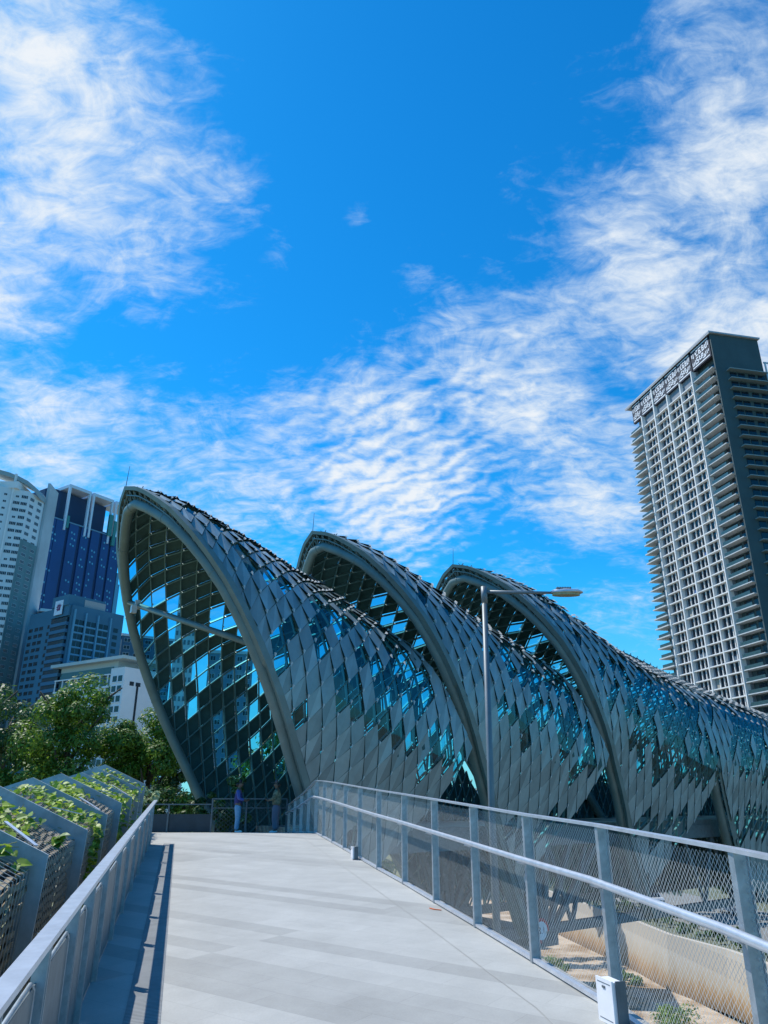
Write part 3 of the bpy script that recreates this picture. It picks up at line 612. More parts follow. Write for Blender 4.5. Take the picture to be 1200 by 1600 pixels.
# bridge deck girder with legs
t = thing('bridge_deck', 'dark steel footbridge girder on fanned struts below the canopy', 'footbridge', tuple(OO), ROT)
g = MB(); g.box(2.5, 62, -3.4, 3.4, .18, .42); g.build('deck', DARKST, t)
g = MB()
for s in (-1, 1):
    g.box(2.5, 62, s*3.3-.15, s*3.3+.15, -.5, .18); g.box(6, 62, s*3.2-.15, s*3.2+.15, -4.15, -3.75)
    for i in range(20):
        x = 6+i*2.8
        if 3 < i % 7 < 7 or i < 2: continue
        g.beam((x, s*3.25, -.4), (x+1.4, s*3.2, -3.9), .15, .15); g.beam((x+1.4, s*3.2, -3.9), (x+2.8, s*3.25, -.4), .16, .16)
for i in range(28): g.box(3+i*2, 3.2+i*2, -3.1, 3.1, -.2, .16)
g.build('truss', DARKST, t)
for xx in (13.85, 57):
    g = MB()
    for s in (-1, 1):
        for dx in (-4.4, -2.2, -.5, .45, 2.2, 4.4): g.beam((xx+dx*.15, s*3.2, -3.9), (xx+dx, s*3.25, -.3), .24, .24)
    g.box(xx-.7, xx+.7, -3.4, 3.4, -4.6, -4.0); g.box(xx-.9, xx+.9, -1.6, 1.6, -16.2, -4.6)
    g.build('pier', DARKST, t)
# ------------------------------------------------------------------ street lamp
t = thing('street_lamp', 'tall galvanised street lamp with one arm and an oval head, right of centre', 'street lamp', (2.62, 19.82, -8.0))
g = MB(); g.tube([(0,0,0),(.06,0,9.4),(.14,0,14.95)], [.12,.085,.07], 12); g.tube([(.14,0,14.55),(.14,0,15.02)], [.085,.085], 12); g.build('pole', mat('lamp_pole_grey', (0.17,0.20,0.22), .5, .3), t, smooth=True)
g = MB(); g.tube([(.14,0,14.87),(1.2,-.1,14.83),(2.0,-.18,14.80)], [.055,.045,.035], 8); g.build('arm', mat('lamp_pole_grey', (0.17,0.20,0.22)), t, smooth=True)
g = MB(); prof = [(0,.05,.05),(.08,.13,.09),(.35,.19,.12),(.7,.20,.09),(.82,.13,.04),(.86,.05,.02)]; rings = []
for (x, wd, hh) in prof:
    rings.append([(1.95+x, -.18+wd*math.cos(a), 14.80+hh*max(math.sin(a), -.15)) for a in [2*math.pi*q/14 for q in range(14)]])
b0 = 0
for r_ in rings: g.v += r_
for i in range(len(rings)-1):
    for q in range(14): a = i*14+q; c = i*14+(q+1) % 14; g.f.append((a, c, c+14, a+14)); g.m.append(0)
g.f.append(tuple(range(14))); g.m.append(0); g.f.append(tuple(range((len(rings)-1)*14, len(rings)*14))); g.m.append(0)
hd = g.build('lamp_head', STEELB, t, smooth=True)
g = MB()
for i in range(9): g.box(2.1+i*.045, 2.12+i*.045, -.28, -.08, 14.88, 14.945)
g.build('cooling_fins', DARKST, hd)
g = MB(); pts = [(2.35+.38*math.cos(a), -.18+.155*math.sin(a)) for a in [2*math.pi*q/16 for q in range(16)]]; g.prism(pts, 14.72, 14.79); g.build('lens', mat('lamp_lens', (.40,.34,.16), .25, 0, .2, 12), hd)
# ------------------------------------------------------------------ round sign in the canal
t = thing('round_sign', 'round red-bordered sign fixed to the lower truss beam under the footbridge', 'sign', (7.05, 37.6, -9.55), R(38))

sz = 5.6; g = MB(); g.box(-.06,.06,.02,.3,sz-.3,sz+.45); g.build('bracket', STEEL, t)
disc = lambda r, y0, y1: [(r*math.cos(a), y0, sz+r*math.sin(a)) for a in [2*math.pi*q/28 for q in range(28)]]
g = MB(); g.plate(disc(.50,0,0), (0,.03,0)); g.build('border', mat('sign_red', (.5,.04,.06), .5), t)
g = MB(); g.plate(disc(.37,-.006,0), (0,.006,0)); g.build('face', mat('sign_white', (.7,.74,.8), .5), t)
fc = bpy.data.curves.new('figures', 'FONT'); fc.body = '3.1'; fc.size = .38; fc.extrude = .003; fc.align_x = 'CENTER'; fc.align_y = 'CENTER'
tmp = bpy.data.objects.new('tmp', fc); C.objects.link(tmp); bpy.context.view_layer.update(); me = bpy.data.meshes.new_from_object(tmp.evaluated_get(bpy.context.evaluated_depsgraph_get())); bpy.data.objects.remove(tmp)
me.materials.clear(); me.materials.append(mat('sign_black', (.03,.03,.04), .6)); o = link('figures', me, t, (0,-.012,sz)); o.rotation_euler = (R(90),0,0)
# ------------------------------------------------------------------ building helpers
EYE = Vector((0, 0, 1.55))
def SCL(p, f): return tuple(EYE+(Vector(p)-EYE)*f)
def window_mesh(w_, h_, fr=.08, panes=2, glass=None, frame=None, dep=.08):
    g = MB(); g.box(-w_/2, w_/2, -dep*.6, dep*.6, 0, h_); g.mi = 1
    g.box(-w_/2, w_/2, -dep, dep, 0, fr); g.box(-w_/2, w_/2, -dep, dep, h_-fr, h_)
    for k in range(panes+1):
        x = -w_/2+fr/2+(w_-fr)*k/panes; g.box(x-fr/2, x+fr/2, -dep*.98, dep*.98, fr, h_-fr)
    return g.mesh('window', [glass or WGL, frame or WFR])
def grid_windows(parent, spots, me, name='window', cap=100, alts=None):
    """spots: (x, y, z, rotz) local; the nearest become parts, any beyond the cap one part"""
    extra = MB(); cnt = 0; wr_ = random.Random(len(spots))
    for (x, y, z, r) in spots:
        if alts and wr_.random() < .3: me_ = alts[int(wr_.random()*len(alts))]
        else: me_ = me
        if cnt < cap: link(name, me_, parent, (x, y, z), r); cnt += 1
        else:
            b = len(extra.v); c, s = math.cos(r), math.sin(r)
            for v in me.vertices: extra.v.append((x+v.co.x*c-v.co.y*s, y+v.co.x*s+v.co.y*c, z+v.co.z))
            for p in me.polygons: extra.f.append(tuple(b+i for i in p.vertices)); extra.m.append(p.material_index)
    if extra.v: o = extra.build(name+'_rest', list(me.materials), parent); o['kind'] = 'stuff'
WGL = mat('window_glass', (0.010,0.018,0.028), 0.12, 0.0, 0.4, 0.3, spec=0.45)
WFR = mat('window_frame', (0.5,0.54,0.56), 0.6)
WHITE = mat('white_render', (0.70,0.70,0.69), 0.8, 0, 0.06, 0.15)
# ------------------------------------------------------------------ right tower
TR = math.atan2(.9773, -.2118)
t = thing('apartment_tower', 'tall white-gridded apartment tower with black and white lettered panels under its roof, at the right', 'tower', (78.51, 150.78, -8), TR)
DKW = mat('dark_teal_wall', (0.055,0.085,0.092), 0.8, 0, 0.15, 0.2)
GRID = mat('tower_white_paint', (0.76,0.75,0.74), 0.75, 0, 0.05, 0.3)
g = MB(); g.box(0, 36, -13.1, -1.4, 0, 114.2); g.box(0,.35,-1.4,0,0,114.2); g.box(0.4, 34, -34, -13.1, 0, 105.5); g.box(-3, 40, -38, 3, -3.4, 0); g.build('dark_walls', DKW, t)
g = MB(); g.box(8.0, 34.2, -1.4, -.6, 0, 108.6); g.build('facade_wall', mat('facade_grey', (.22,.25,.29), .8), t)
g = MB(); g.box(-.6, 38.9, -13.4, .7, 114.2, 114.6); g.box(-.55, 38.8, .45, .65, 113.9, 114.2); g.build('roof_slab', mat('roof_edge_grey', (.42,.43,.47), .7), t)
g = MB()
for x, wd, dp in ((8.3,.32,.7),(13.9,.36,.26),(19.7,.40,.3),(25.8,.40,.4),(31.8,.40,.45)): g.box(x-wd/2, x+wd/2, -.6, dp, 0, 108.4 if x != 25.8 else 114.1)
g.build('vertical_fin', GRID, t)
NF = 38; FH = 2.51; bal = MB(); bal.box(0, 7.55, -1.4, .5, -.2, 0); bal.mi = 1; bal.box(1.2, 7.0, .45, .5, 0, .75); bal.mi = 0
RAILG = mat('balcony_glass', (0.05,0.10,0.11), 0.15, 0, 0.2, 2)
BALW = mat('balcony_white', (.52,.55,.57), .75); bme = bal.mesh('balcony', [BALW, RAILG])
bal = MB(); bal.box(0, 5.9, -5, .95, -.3, 0); bal.mi = 1; bal.box(.4, 5.3, .6, .65, 0, .8); bal.box(5.25, 5.3, -4.5, .6, 0, .8); bme2 = bal.mesh('balcony', [BALW, RAILG])
bal = MB(); bal.box(-1.3, 0, -34, 0, -.22, 0); bme3 = bal.mesh('ledge', [mat('ledge_grey', (.26,.30,.30), .8)])
bal = MB(); bal.box(-1.3, 0, -10.3, 0, -.22, 0); bme4 = bal.mesh('ledge', [mat('ledge_grey', (.26,.30,.30), .8)])
sl = MB(); win = []; win2 = []; wk = random.Random(4)
for n_ in range(NF):
    z = 105.3-FH*n_
    link('balcony', bme, t, (.55, 0, z)); link('balcony', bme2, t, (32.0, 0, z))
    sl.box(8.5, 31.6, -.6, .22, z-.24, z)
    link('ledge', bme3 if n_ > 3 else bme4, t, (0, -2.75, z-.9))
    for b_, (x0, x1) in enumerate(((8.5,13.7),(14.1,19.5),(19.9,25.6),(26.0,31.6))):
        if n_ > 0: win.append(((x0+x1)/2-.1, -.6, z+.12, 0))
    for yy in ((-1.9) ,): pass
    for x_ in (2.0, 5.2): win2.append((x_, -1.4, z+.1, 0))
sl.build('floor_slabs', GRID, t)
g = MB()
for q in (-1.55, 0, 1.55): g.box(q-.64, q+.64, -.05, .06, 0, 2.05)
g.mi = 1
for q in (-.78, .78): g.box(q-.10, q+.10, -.02, .3, -.15, 2.1)
wme = g.mesh('window', [WGL, GRID]); win.sort(key=lambda q: q[0]*1.0+(105-q[2])*.02)
alts = []
for tone, wide in (((.16,.18,.20), (0,)), ((.30,.29,.26), (1.55,)), ((.10,.15,.20), (-1.55, 0)), ((.05,.12,.28), (-1.55,))):
    m2 = wme.copy(); g = MB(); 
    for v in wme.vertices: g.v.append(tuple(v.co))
    for pl in wme.polygons: g.f.append(tuple(pl.vertices)); g.m.append(pl.material_index)
    g.mi = 2
    for q in wide: g.box(q-.6, q+.6, .06, .10, 0.05, 2.0 if tone[0] > .1 else 1.0)
    alts.append(g.mesh('window', [WGL, GRID, mat('curtain_%d' % int(tone[0]*100), tone, .9)]))
grid_windows(t, win, wme, alts=alts)
g = MB(); g.box(-1.25, 1.25, -.03, .06, 0, 1.9); dme = g.mesh('balcony_door', [WGL]); grid_windows(t, win2, dme, 'balcony_door')
g = MB(); g.box(-.06,.03,-.9,.9,0,1.5); sw = g.mesh('side_window', [WGL]); ss = []
for n_ in range(NF):
    for y_ in (-4.4, -6.6, -9.4, -12.0, -16, -19, -22.5): 
        if n_ > 2 or y_ > -13: ss.append((-.02, y_, 105.3-FH*n_-2.9, 0))
grid_windows(t, ss, sw, 'side_window')
ART = """########################
........................
.......##.####.##....#.#
#.#..#.#..#....#.#.#.#.#
#.#..##...###..###.#.#.#
#.#...#...#.#..#.#.#.#.#
..#...###.####.###.###..
........................
......###.#..###........
....#.#...##.#.#...#.#.#
#.#.#.###.#..###.#.#.#.#
#.#.#...#.####...###.#..
#.#.#####......####.....
........................
########################""".split('\n')
PB = mat('panel_black', (.012,.015,.03), .6); PW = mat('panel_white', (.78,.78,.82), .6)
for x0, x1 in ((1.0,7.6),(8.7,13.7),(14.2,19.4),(20.1,25.3),(26.3,31.4),(32.2,35.9)):
    g = MB(); g.box(x0-.4, x1+.4, -.6, .1, 108.4, 114.1); pb = g.build('lettered_panel', PB, t)
    g = MB(); cw = (x1-x0)/24; ch = 5.0/15
    for r_, row in enumerate(ART):
        c = 0
        while c < 24:
            if row[c] == '#':
                e = c
                while e < 24 and row[e] == '#': e += 1
                g.box(x1-e*cw, x1-c*cw, .1, .16, 113.75-(r_+1)*ch*(1), 113.75-r_*ch-.04); c = e
            else: c += 1
    g.build('lettering', PW, pb)
g = MB()
for i in range(7): g.box(-.2, 0, -14-i*2.2, -13.6-i*2.2, 103, 108); 
g.box(-.2,.0,-34,-13.4,107.6,108); g.build('roof_screen', mat('roof_screen_paint', (.5,.55,.6), .6), t)
# ------------------------------------------------------------------ white condominium at the far left
f = 1.75
pts = [(-120,162),(-97.9,164),(-93.2,165),(-90.63,166.95),(-87.66,168.57),(-86.39,174.46),(-86.9,180),(-120,190)]
def S2(p): q = SCL((p[0], p[1], 1.55), f); return (q[0], q[1])
pp_ = [S2(p) for p in pts]; org = pp_[4]
loc_ = lambda p: (p[0]-org[0], p[1]-org[1])
t = thing('condominium_tower', 'white condominium tower with a curved roof canopy at the left edge', 'tower', (org[0], org[1], -8))
ztop = 1.55+(72.36-1.55)*f+8
poly = [loc_(p) for p in pp_]
g = MB(); g.prism(poly, 0, ztop); g.build('walls', mat('condo_white', (0.66,0.70,0.72), 0.8, 0, 0.06, 0.05), t)
TEALW = mat('condo_teal', (0.13,0.22,0.23), 0.6, 0, 0.2, 0.2)
a = Vector(poly[4]); b = Vector(poly[5]); n2 = Vector(((b-a).y, -(b-a).x)).normalized()*.35
g = MB(); g.prism([tuple(a-n2*.2), tuple(a+n2), tuple(b+n2), tuple(b-n2*.2)], 0, 1.55+(60-1.55)*f+8); g.build('teal_overlay', TEALW, t)  # darker teal sheet over the lower part of the right face
c1 = loc_(S2((-86.3,174.6))); c2 = loc_(S2((-86.95,181.2)))
g = MB(); g.prism([c1, (c1[0]+1.0,c1[1]+.2), (c2[0]+1.0,c2[1]), c2], 0, 1.55+(77.2-1.55)*f+8); g.build('end_wall', mat('condo_concrete', (0.40,0.46,0.49), 0.85, 0, 0.15, 0.08), t)
cw_ = window_mesh(2.6, 1.5, .12, 4); sw_ = window_mesh(1.3, 1.0, .1, 2); fl_h = 3.12; sp1 = []; sp2 = []
rotA = math.atan2(b.y-a.y, b.x-a.x); aa = Vector(poly[3]); rotB = math.atan2(a.y-aa.y, a.x-aa.x); a3 = Vector(poly[2]); rotC = math.atan2(aa.y-a3.y, aa.x-a3.x)
for n_ in range(34):
    z = ztop-3.6-n_*fl_h
    if z < 20: break
    for s in (.27, .74):
        q = a.lerp(b, s)+(n2*1.02 if z+1 < 1.55+(60-1.55)*f+8 else Vector((0,0))); sp1.append((q.x, q.y, z, rotA))
    for s in (.3, .78):
        q = aa.lerp(a, s); (sp1 if (n_ % 3 or s > .5) else sp2).append((q.x, q.y, z, rotB))
    q = a3.lerp(aa, .5); sp2.append((q.x, q.y, z, rotC))
grid_windows(t, sp1, cw_); grid_windows(t, sp2, sw_, 'small_window')
g = MB(); q = Vector(poly[2]).lerp(Vector(poly[1]), .3); g.box(q.x-1.5, q.x+.4, q.y-.4, q.y+.5, 15, ztop-6); g.build('recess_shade', mat('recess_shade_dark', (.05,.07,.08), .8), t)  # dark strip on the wall face, its colour standing for a recess's shade
g = MB(); q = Vector(poly[3]); g.box(q.x-.35, q.x+.35, q.y-.9, q.y+.2, 0, ztop+6.8); g.build('rib', GRID, t)
# curved canopy ring
rp_ = [SCL(p, f) for p in ((-101,163,76.5),(-97.5,164,76.5),(-94.02,165.1,75.6),(-92,166,75.3),(-90.19,167.2,74.8),(-88.3,168.2,74.0),(-86.9,169.3,72.9),(-86.2,171,71.6))]
g = MB()
for p, q in zip(rp_, rp_[1:]):
    p = Vector(p)-Vector((org[0], org[1], -8)); q = Vector(q)-Vector((org[0], org[1], -8)); off_ = Vector((0, 9, 0)); up_ = Vector((0,0,1.9))
    g.hexa([p, q, q+off_, p+off_, p+up_, q+up_, q+off_+up_, p+off_+up_])
g.build('roof_canopy', mat('canopy_ring_grey', (.30,.36,.37), .7), t)
g = MB(); g.box(poly[2][0]-12, poly[3][0]+2, poly[2][1]+2, poly[2][1]+14, ztop, ztop+3.0); g.build('rooftop_room', GRID, t)
# ------------------------------------------------------------------ blue tower
BR = math.atan2(.8315, .5555); BP = (-176.15, 381.27)
t = thing('blue_tower', 'deep blue striped high-rise with white frames on its roof, behind the curved white tower', 'tower', (BP[0], BP[1], -8), BR)
BLUE = mat('blue_cladding', (0.018,0.06,0.19), 0.45, 0.1, 0.15, 0.06); NAVY = mat('navy_recess', (0.008,0.022,0.085), 0.5, 0, 0.1, 0.1); FRW = mat('frame_pale', (.60,.68,.76), .6)
H_ = 152.6
g = MB(); g.box(-11, 38.5, 0.6, 24, 0, H_); g.build('core', NAVY, t)
g = MB()
for x0, x1 in ((-10.6,2.8),(4.8,11.3),(15.2,21.2) if False else (14.0,20.2),(21.9,28.4),(30.8,37.0)): pass
for x0, x1 in ((-10.6,-4.5),(-4.2,2.2),(3.9,9.6),(11.6,16.6),(18.1,23.4),(25.2,30.2),(31.6,37.5)): g.box(x0, x1, 0, .6, 0, H_-.6)
g.build('cladding_strip', BLUE, t)
g = MB(); g.box(-11.2, 38, -.25, .5, H_-.6, H_+.1); g.build('parapet', mat('blue_grey_trim', (.12,.25,.36), .6), t)
g = MB(); g.box(-8, 29, 6, 22, H_, H_+18.5); g.box(-12, -2, 3, 20, H_, H_+15.5); g.box(30, 36, 8, 20, H_, H_+4); g.build('penthouse', mat('penthouse_navy', (.015,.04,.10), .6), t)
for x0, x1 in ((0,13.9),(15.4,29.2),(30.8,45)):
    g = MB()
    for x in (x0, x1-1.1): 
        if x < 40: g.box(x, x+1.1, -.6, .9, H_-5.5 if x0 < 30 else H_, 172.45)
    g.box(x0, x1, -.6, 14, 172.45, 174.2); g.build('roof_frame', FRW, t)
g = MB(); g.box(38.6, 40.2, 0.5, 8, 0, 132); g.box(41.3, 42.4, 2, 8, 0, 126); g.build('corner_column', mat('cyan_column', (.10,.34,.50), .5), t)
wk = random.Random(11); g = MB(); g.box(-.42,.42,-.12,.1,0,1.0); lm = g.mesh('window', [mat('window_reflection_blue', (.12,.38,.52), .3)]); sp = []  # pale colour stands for light reflected in the panes
for (x0, x1) in ((-8,0),(5,9),(12.2,16),(18.8,22.8),(26,29.6),(32.2,36.6)):
    z = H_-6
    while z > 62:
        if wk.random() < .85:
            x = x0+wk.random()*(x1-x0-1.6)*.5+.5; sp.append((x, -.02, z, 0))
            if wk.random() < .6: sp.append((x+1.7, -.02, z-.5, 0))
        z -= 3.4+3.4*(wk.random() < .4)
sp.sort(key=lambda q: -q[2]); grid_windows(t, sp, lm)
GRNET = mat('green_glass_lift', (.05,.22,.20), .4); g = MB(); g.box(1.2,2.6,-1.0,.2,H_-4,H_+3); g.box(27.5,30,-1.2,.2,H_-1,H_+12); g.box(31,33,-1.2,.2,H_-6,H_+9); g.build('green_glass_shaft', GRNET, t)
# ------------------------------------------------------------------ mid-rise block with logo
MR = math.atan2(.8077, .5895); MP = (-118.42, 275.64)
t = thing('office_block', 'haze-tinted blue mid-rise block with balconies and a white square logo sign on its roof box', 'building', (MP[0], MP[1], -8), MR)
MBL = mat('midrise_haze_blue', (0.045,0.155,0.24), 0.7, 0, 0.1, 0.1); MB2 = mat('midrise_shade_blue', (0.055,0.16,0.26), 0.7, 0, 0.1, 0.1)  # wall blues carry shade and haze in the colour
g = MB(); g.box(0, 22.6, 0, 30, 0, 78.6); g.build('walls', MBL, t)
g = MB(); g.box(-1.4, 14.4, 1.5, 12.3, 78.6, 82.7); g.box(-.9,0,1,13,74.5,78.6); g.build('roof_box', MBL, t)
g = MB(); g.box(5.5, 14.7, 1.35, 1.5, 79, 81.8); g.build('beige_plant_wall', mat('beige_wall', (.36,.36,.36), .8), t)
# left face (local x=0 plane, running along +y): dir dM2 is +y rotated
g = MB()
for n_ in range(25):
    z = 72.2-n_*2.75
    g.box(-1.3, 0, 1.2, 12, z-1.35, z-.1)
g.build('balcony_band', mat('midrise_band', (.04,.14,.24), .6), t)
g = MB(); g.box(-1.0, 0, 1.3, 11.9, 2, 74); g.build('band_glazing', WGL, t)
g = MB(); g.box(-.06,.06,-1.3,1.3,0,1.4); m1 = g.mesh('window', [WGL]); sp = []
for n_ in range(23):
    for y_ in (14.4, 20.2, 23.6, 27.6): sp.append((0, y_, 71.2-n_*2.75, 0))
grid_windows(t, sp, m1)
g = MB()
for x in (1.0, 5.8, 11.1, 16.7): g.box(x-.3, x+.3, -.8, .1, 0, 77 if x < 2 else 76.3)
g.build('fin', mat('midrise_fin', (.10,.29,.42), .6), t)
bal = MB(); bal.box(-2.15, 2.15, -.35, 0, -.25, .3); bal.mi = 1; bal.box(-2.1, -.12, -.02, .06, .35, 2.3); bal.box(.12, 2.1, -.02, .06, .35, 2.3)
bm_ = bal.mesh('balcony', [mat('midrise_fin', (.10,.29,.42), .6), WGL]); sp = []
for n_ in range(25):
    for x in (3.4, 8.5, 13.9): sp.append((x, 0, 71.0-n_*2.75, 0))
grid_windows(t, sp, bm_, 'balcony')
g = MB(); g.box(-1.0, 1.0, -.08, .04, .35, 2.0); m3 = g.mesh('end_window', [WGL]); grid_windows(t, [(19.6, 0, 70.8-n_*2.75, 0) for n_ in range(24)], m3, 'end_window')
g = MB(); g.box(-1.62,-1.4, 4.6, 9.9, 75.3, 80.9); sg = g.build('logo_sign', mat('logo_white', (.66,.72,.80), .6), t)
g = MB()
for ang, ln in ((78,2.7),(60,3.1),(42,3.2),(22,2.6),(100,2.3),(5,1.9)):
    q = Vector((-1.66, 6.2, 77.0)); d = Vector((0, math.cos(R(ang)), math.sin(R(ang)))); g.beam(q, q+d*ln*.85, .30, .05, up=(1,0,0))
    for s in (-26, 26):
        d2 = Vector((0, math.cos(R(ang+s)), math.sin(R(ang+s)))); g.beam(q+d*ln*.55, q+d*ln*.55+d2*ln*.42, .22, .05, up=(1,0,0))
g.build('coral_emblem', mat('emblem_plum', (.20,.04,.13), .6), sg)
# ------------------------------------------------------------------ low white building
f = 1.8; LP = SCL((-49.17, 141.71, 1.55), f); LR = math.atan2(.8417, .54)
t = thing('white_lowrise', 'low white building with an overhanging flat roof and a blank end wall above the trees', 'building', (LP[0], LP[1], -8), LR)
LW = mat('lowrise_white', (.74,.74,.76), .8, 0, .04, .2); zt = 1.55+(25.2-1.55)*f+8
g = MB(); g.box(0, 16, 0, 7.2, 0, zt-.4); g.box(0.3, 16, 7.2, 38, 0, zt-6.4); g.build('walls', LW, t)
g = MB(); g.box(.8, 16, 7.2, 37, zt-6.4, zt+.4); g.build('terrace_glazing', mat('terrace_dark', (.05,.10,.11), .3), t)
g = MB(); g.box(-2.0, 19, -1, 39.5, zt+2.2, zt+3.3); g.box(1, 16, 5, 37, zt-.4, zt+2.2); g.build('roof', mat('lowrise_roof', (.45,.52,.52), .7), t)
g = MB(); g.box(-.5, .1, 7.2, 38, zt-6.9, zt-6.3); g.box(-.5,.1,7.2,38,zt-2.6,zt-2.2)
for i in range(8): g.box(-.4,-.1,8+i*4.2,8.4+i*4.2,zt-6.4,zt-2.4)
g.build('terrace_rail', LW, t)
g = MB(); g.box(-.12,.05,-1.0,1.0,0,2.0); g.mi = 1; g.box(-.25,.0,-1.2,1.2,-.35,0); m4 = g.mesh('window', [WGL, LW]); sp = []
for r_ in range(9):
    for c_ in range(13):
        if r_ == 0 and c_ > 1: continue
        sp.append((0 if c_ < 3 else .3, 1.9+c_*2.85, zt-5.2-r_*3.4-(3 if c_ > 2 else 0), 0))
grid_windows(t, sp, m4)
g = MB(); g.box(2.6,4.4,-.06,.1,zt-6.4,zt-5.0); g.box(5.6,6.5,-.06,.1,zt-22,zt-6.2); g.box(5.2,7.2,-.08,.1,zt-6.4,zt-5.1); g.build('end_wall_window', WGL, t)
# ------------------------------------------------------------------ other distant blocks
def simple_block(name, label, px, az, D, wd, dp, rot, top, wall, win_c=None, bands=False, fh=3.0):
    x = D*math.sin(R(az)); y = D*math.cos(R(az)); t = thing(name, label, 'building', (x, y, -8), R(rot))
    g = MB(); g.box(0, wd, 0, dp, 0, top+8); g.build('walls', wall, t)
    g = MB(); g.box(-.4, wd+.4, -.4, dp+.4, top+8, top+9); g.build('roof', WHITE, t)
    sp = []; m_ = window_mesh(wd/5*.62, fh*.55, .12, 2)
    for r_ in range(int(min(28, (top+2)/fh))):
        for c_ in range(5): sp.append((wd*(c_+.5)/5, -.02, top+8-fh*(r_+1)+.5, 0))
    grid_windows(t, sp, m_)
    if bands:
        g = MB()
        for r_ in range(9): g.box(-.8, wd+.8, -1.6, 0, top+8-fh*(r_)-.5, top+8-fh*r_)
        g.build('balcony_slab', WHITE, t)
simple_block('banded_block', 'white-banded apartment block just showing between the curved white tower and the logo block', 0, -25.3, 345, 14, 12, 32, 77, mat('navy_wall', (.03,.06,.12), .7), bands=True)
simple_block('slender_tower', 'slender white window-grid tower seen through the glass of the nearest canopy', 0, -15.9, 250, 6.5, 8, 15, 78, WHITE)
simple_block('grey_block', 'grey-blue block seen through the lower glass of the nearest canopy', 0, -13.3, 260, 15, 14, 12, 48, mat('grey_blue_wall', (.18,.30,.38), .7))
simple_block('shaded_block', 'dark glass tower standing right behind the far edge of the nearest canopy', 0, -19.6, 330, 22, 20, 34, 66, mat('shade_blue_wall', (.05,.13,.2), .6))
simple_block('red_fascia_building', 'white shop building with a red fascia glimpsed through the first triangular gap', 0, 6.7, 85, 5, 8, -12, 1.6, WHITE)
o = bpy.data.objects['red_fascia_building']; g = MB(); g.box(-.1, 5.1, -.5, -.4, 8.6, 9.9); g.build('fascia', mat('red_fascia', (.5,.06,.03), .6), o)
# ------------------------------------------------------------------ trees
BARK = mat('bark', (0.09,0.07,0.05), 0.95, 0, 0.3, 6, 0.4)
def crown(g, ctr, rad, nclump, nleaf, ls, rk, flat=.8):
    for c in range(nclump):
        while True:
            v = Vector((rk.uniform(-1,1), rk.uniform(-1,1), rk.uniform(-1,1)))
            if .25 < v.length < 1: break
        v = v.normalized()*(v.length**.6); p = Vector(ctr)+Vector((v.x*rad[0], v.y*rad[1], v.z*rad[2])); cr = rad[0]*rk.uniform(.18,.36)
        for k in range(nleaf):
            d = Vector((rk.gauss(0,1), rk.gauss(0,1), rk.gauss(0,1))).normalized(); q = p+Vector((d.x*cr, d.y*cr, d.z*cr*flat))*rk.uniform(.6,1.08)
            n = (d+Vector((rk.uniform(-.6,.6), rk.uniform(-.6,.6), rk.uniform(0,.9)))).normalized(); u = n.orthogonal().normalized(); u = u*math.cos(k)+n.cross(u)*math.sin(k); w2 = n.cross(u); s = ls*rk.uniform(.6,1.3)
            g.face([q-u*s, q-w2*s*.45, q+u*s, q+w2*s*.45])
def tree(label, loc, ztop_, rad, lm, nclump=26, nleaf=260, ls=.16, group='trees beyond the planters', gz=-6.2, seed=0, name='leafy_tree'):
    rk = random.Random(seed); t = thing(name, label, 'tree', (loc[0], loc[1], gz), 0, group); H = ztop_-gz; cz = H-rad[2]
    g = MB(); tr_ = min(H, 13); g.tube([(0,0,0),(.1,.05,H*.3),(.0,.1,H*.6),(.1,0,cz+rad[2]*.3)], [tr_*.026,tr_*.02,tr_*.015,tr_*.006], 8)
    for k in range(9):
        a = k*2.4; z0 = cz-rad[2]*.6+k*.12*rad[2]; g.tube([(0,0,z0),(math.cos(a)*rad[0]*.4,math.sin(a)*rad[1]*.4,z0+rad[2]*.35),(math.cos(a)*rad[0]*.75,math.sin(a)*rad[1]*.75,z0+rad[2]*.55)], [H*.011,H*.007,H*.003], 5)
    g.build('trunk', BARK, t, smooth=True)
    g = MB(); crown(g, (0,0,cz), rad, nclump, nleaf, ls, rk); crown(g, (0,0,cz+rad[2]*.1), (rad[0]*.55,rad[1]*.55,rad[2]*.6), nclump//3, nleaf//2, ls, rk); g.build('crown', lm, t)
LG = leafmat('tree_leaf_green', (0.04,0.115,0.012), (0.21,0.35,0.04), .4); LD = leafmat('tree_leaf_dark', (0.02,0.065,0.02), (0.10,0.20,0.045), .35); LY = leafmat('tree_leaf_yellow', (0.05,0.10,0.02), (0.22,0.28,0.05), .35)
tree('dark tree cut off by the left edge of the view', (-23.6,44.2), 8.0, (2.6,2.6,5.2), LD, 34, 420, .12, seed=1)
tree('broad bright green tree, the largest one, in front of the logo block', (-18.6,45.6), 8.4, (3.5,3.2,5.2), LG, 60, 520, .12, seed=2)
tree('rounded green tree in front of the blank white end wall', (-14.3,47.5), 6.6, (2.9,2.8,4.2), LG, 50, 460, .12, seed=3)
tree('small dark tree tucked against the foot of the left canopy leg', (-11.6,49), 4.2, (2.4,2.4,3.6), LD, 26, 320, .12, seed=12)
tree('dim blue-green tree top rising farther back between the left edge tree and the largest tree', (-33.5,68), 10.6, (3.6,3.6,5.5), LD, 22, 240, .22, seed=4)
tree('tree seen through the lower glass of the nearest canopy', (-8.2,58), 6.0, (4.4,3.6,4.4), LG, 34, 260, .2, seed=5, group='trees behind the canopy')
tree('tree behind the right leg of the nearest canopy mouth', (-1.5,63), 5.0, (4.4,3.6,4.6), LG, 30, 240, .2, seed=6, group='trees behind the canopy')
tree('yellowish low tree visible behind the two people', (-5.6,43), 2.2, (2.6,2.2,2.8), LY, 26, 260, .15, seed=7, group='trees behind the canopy')
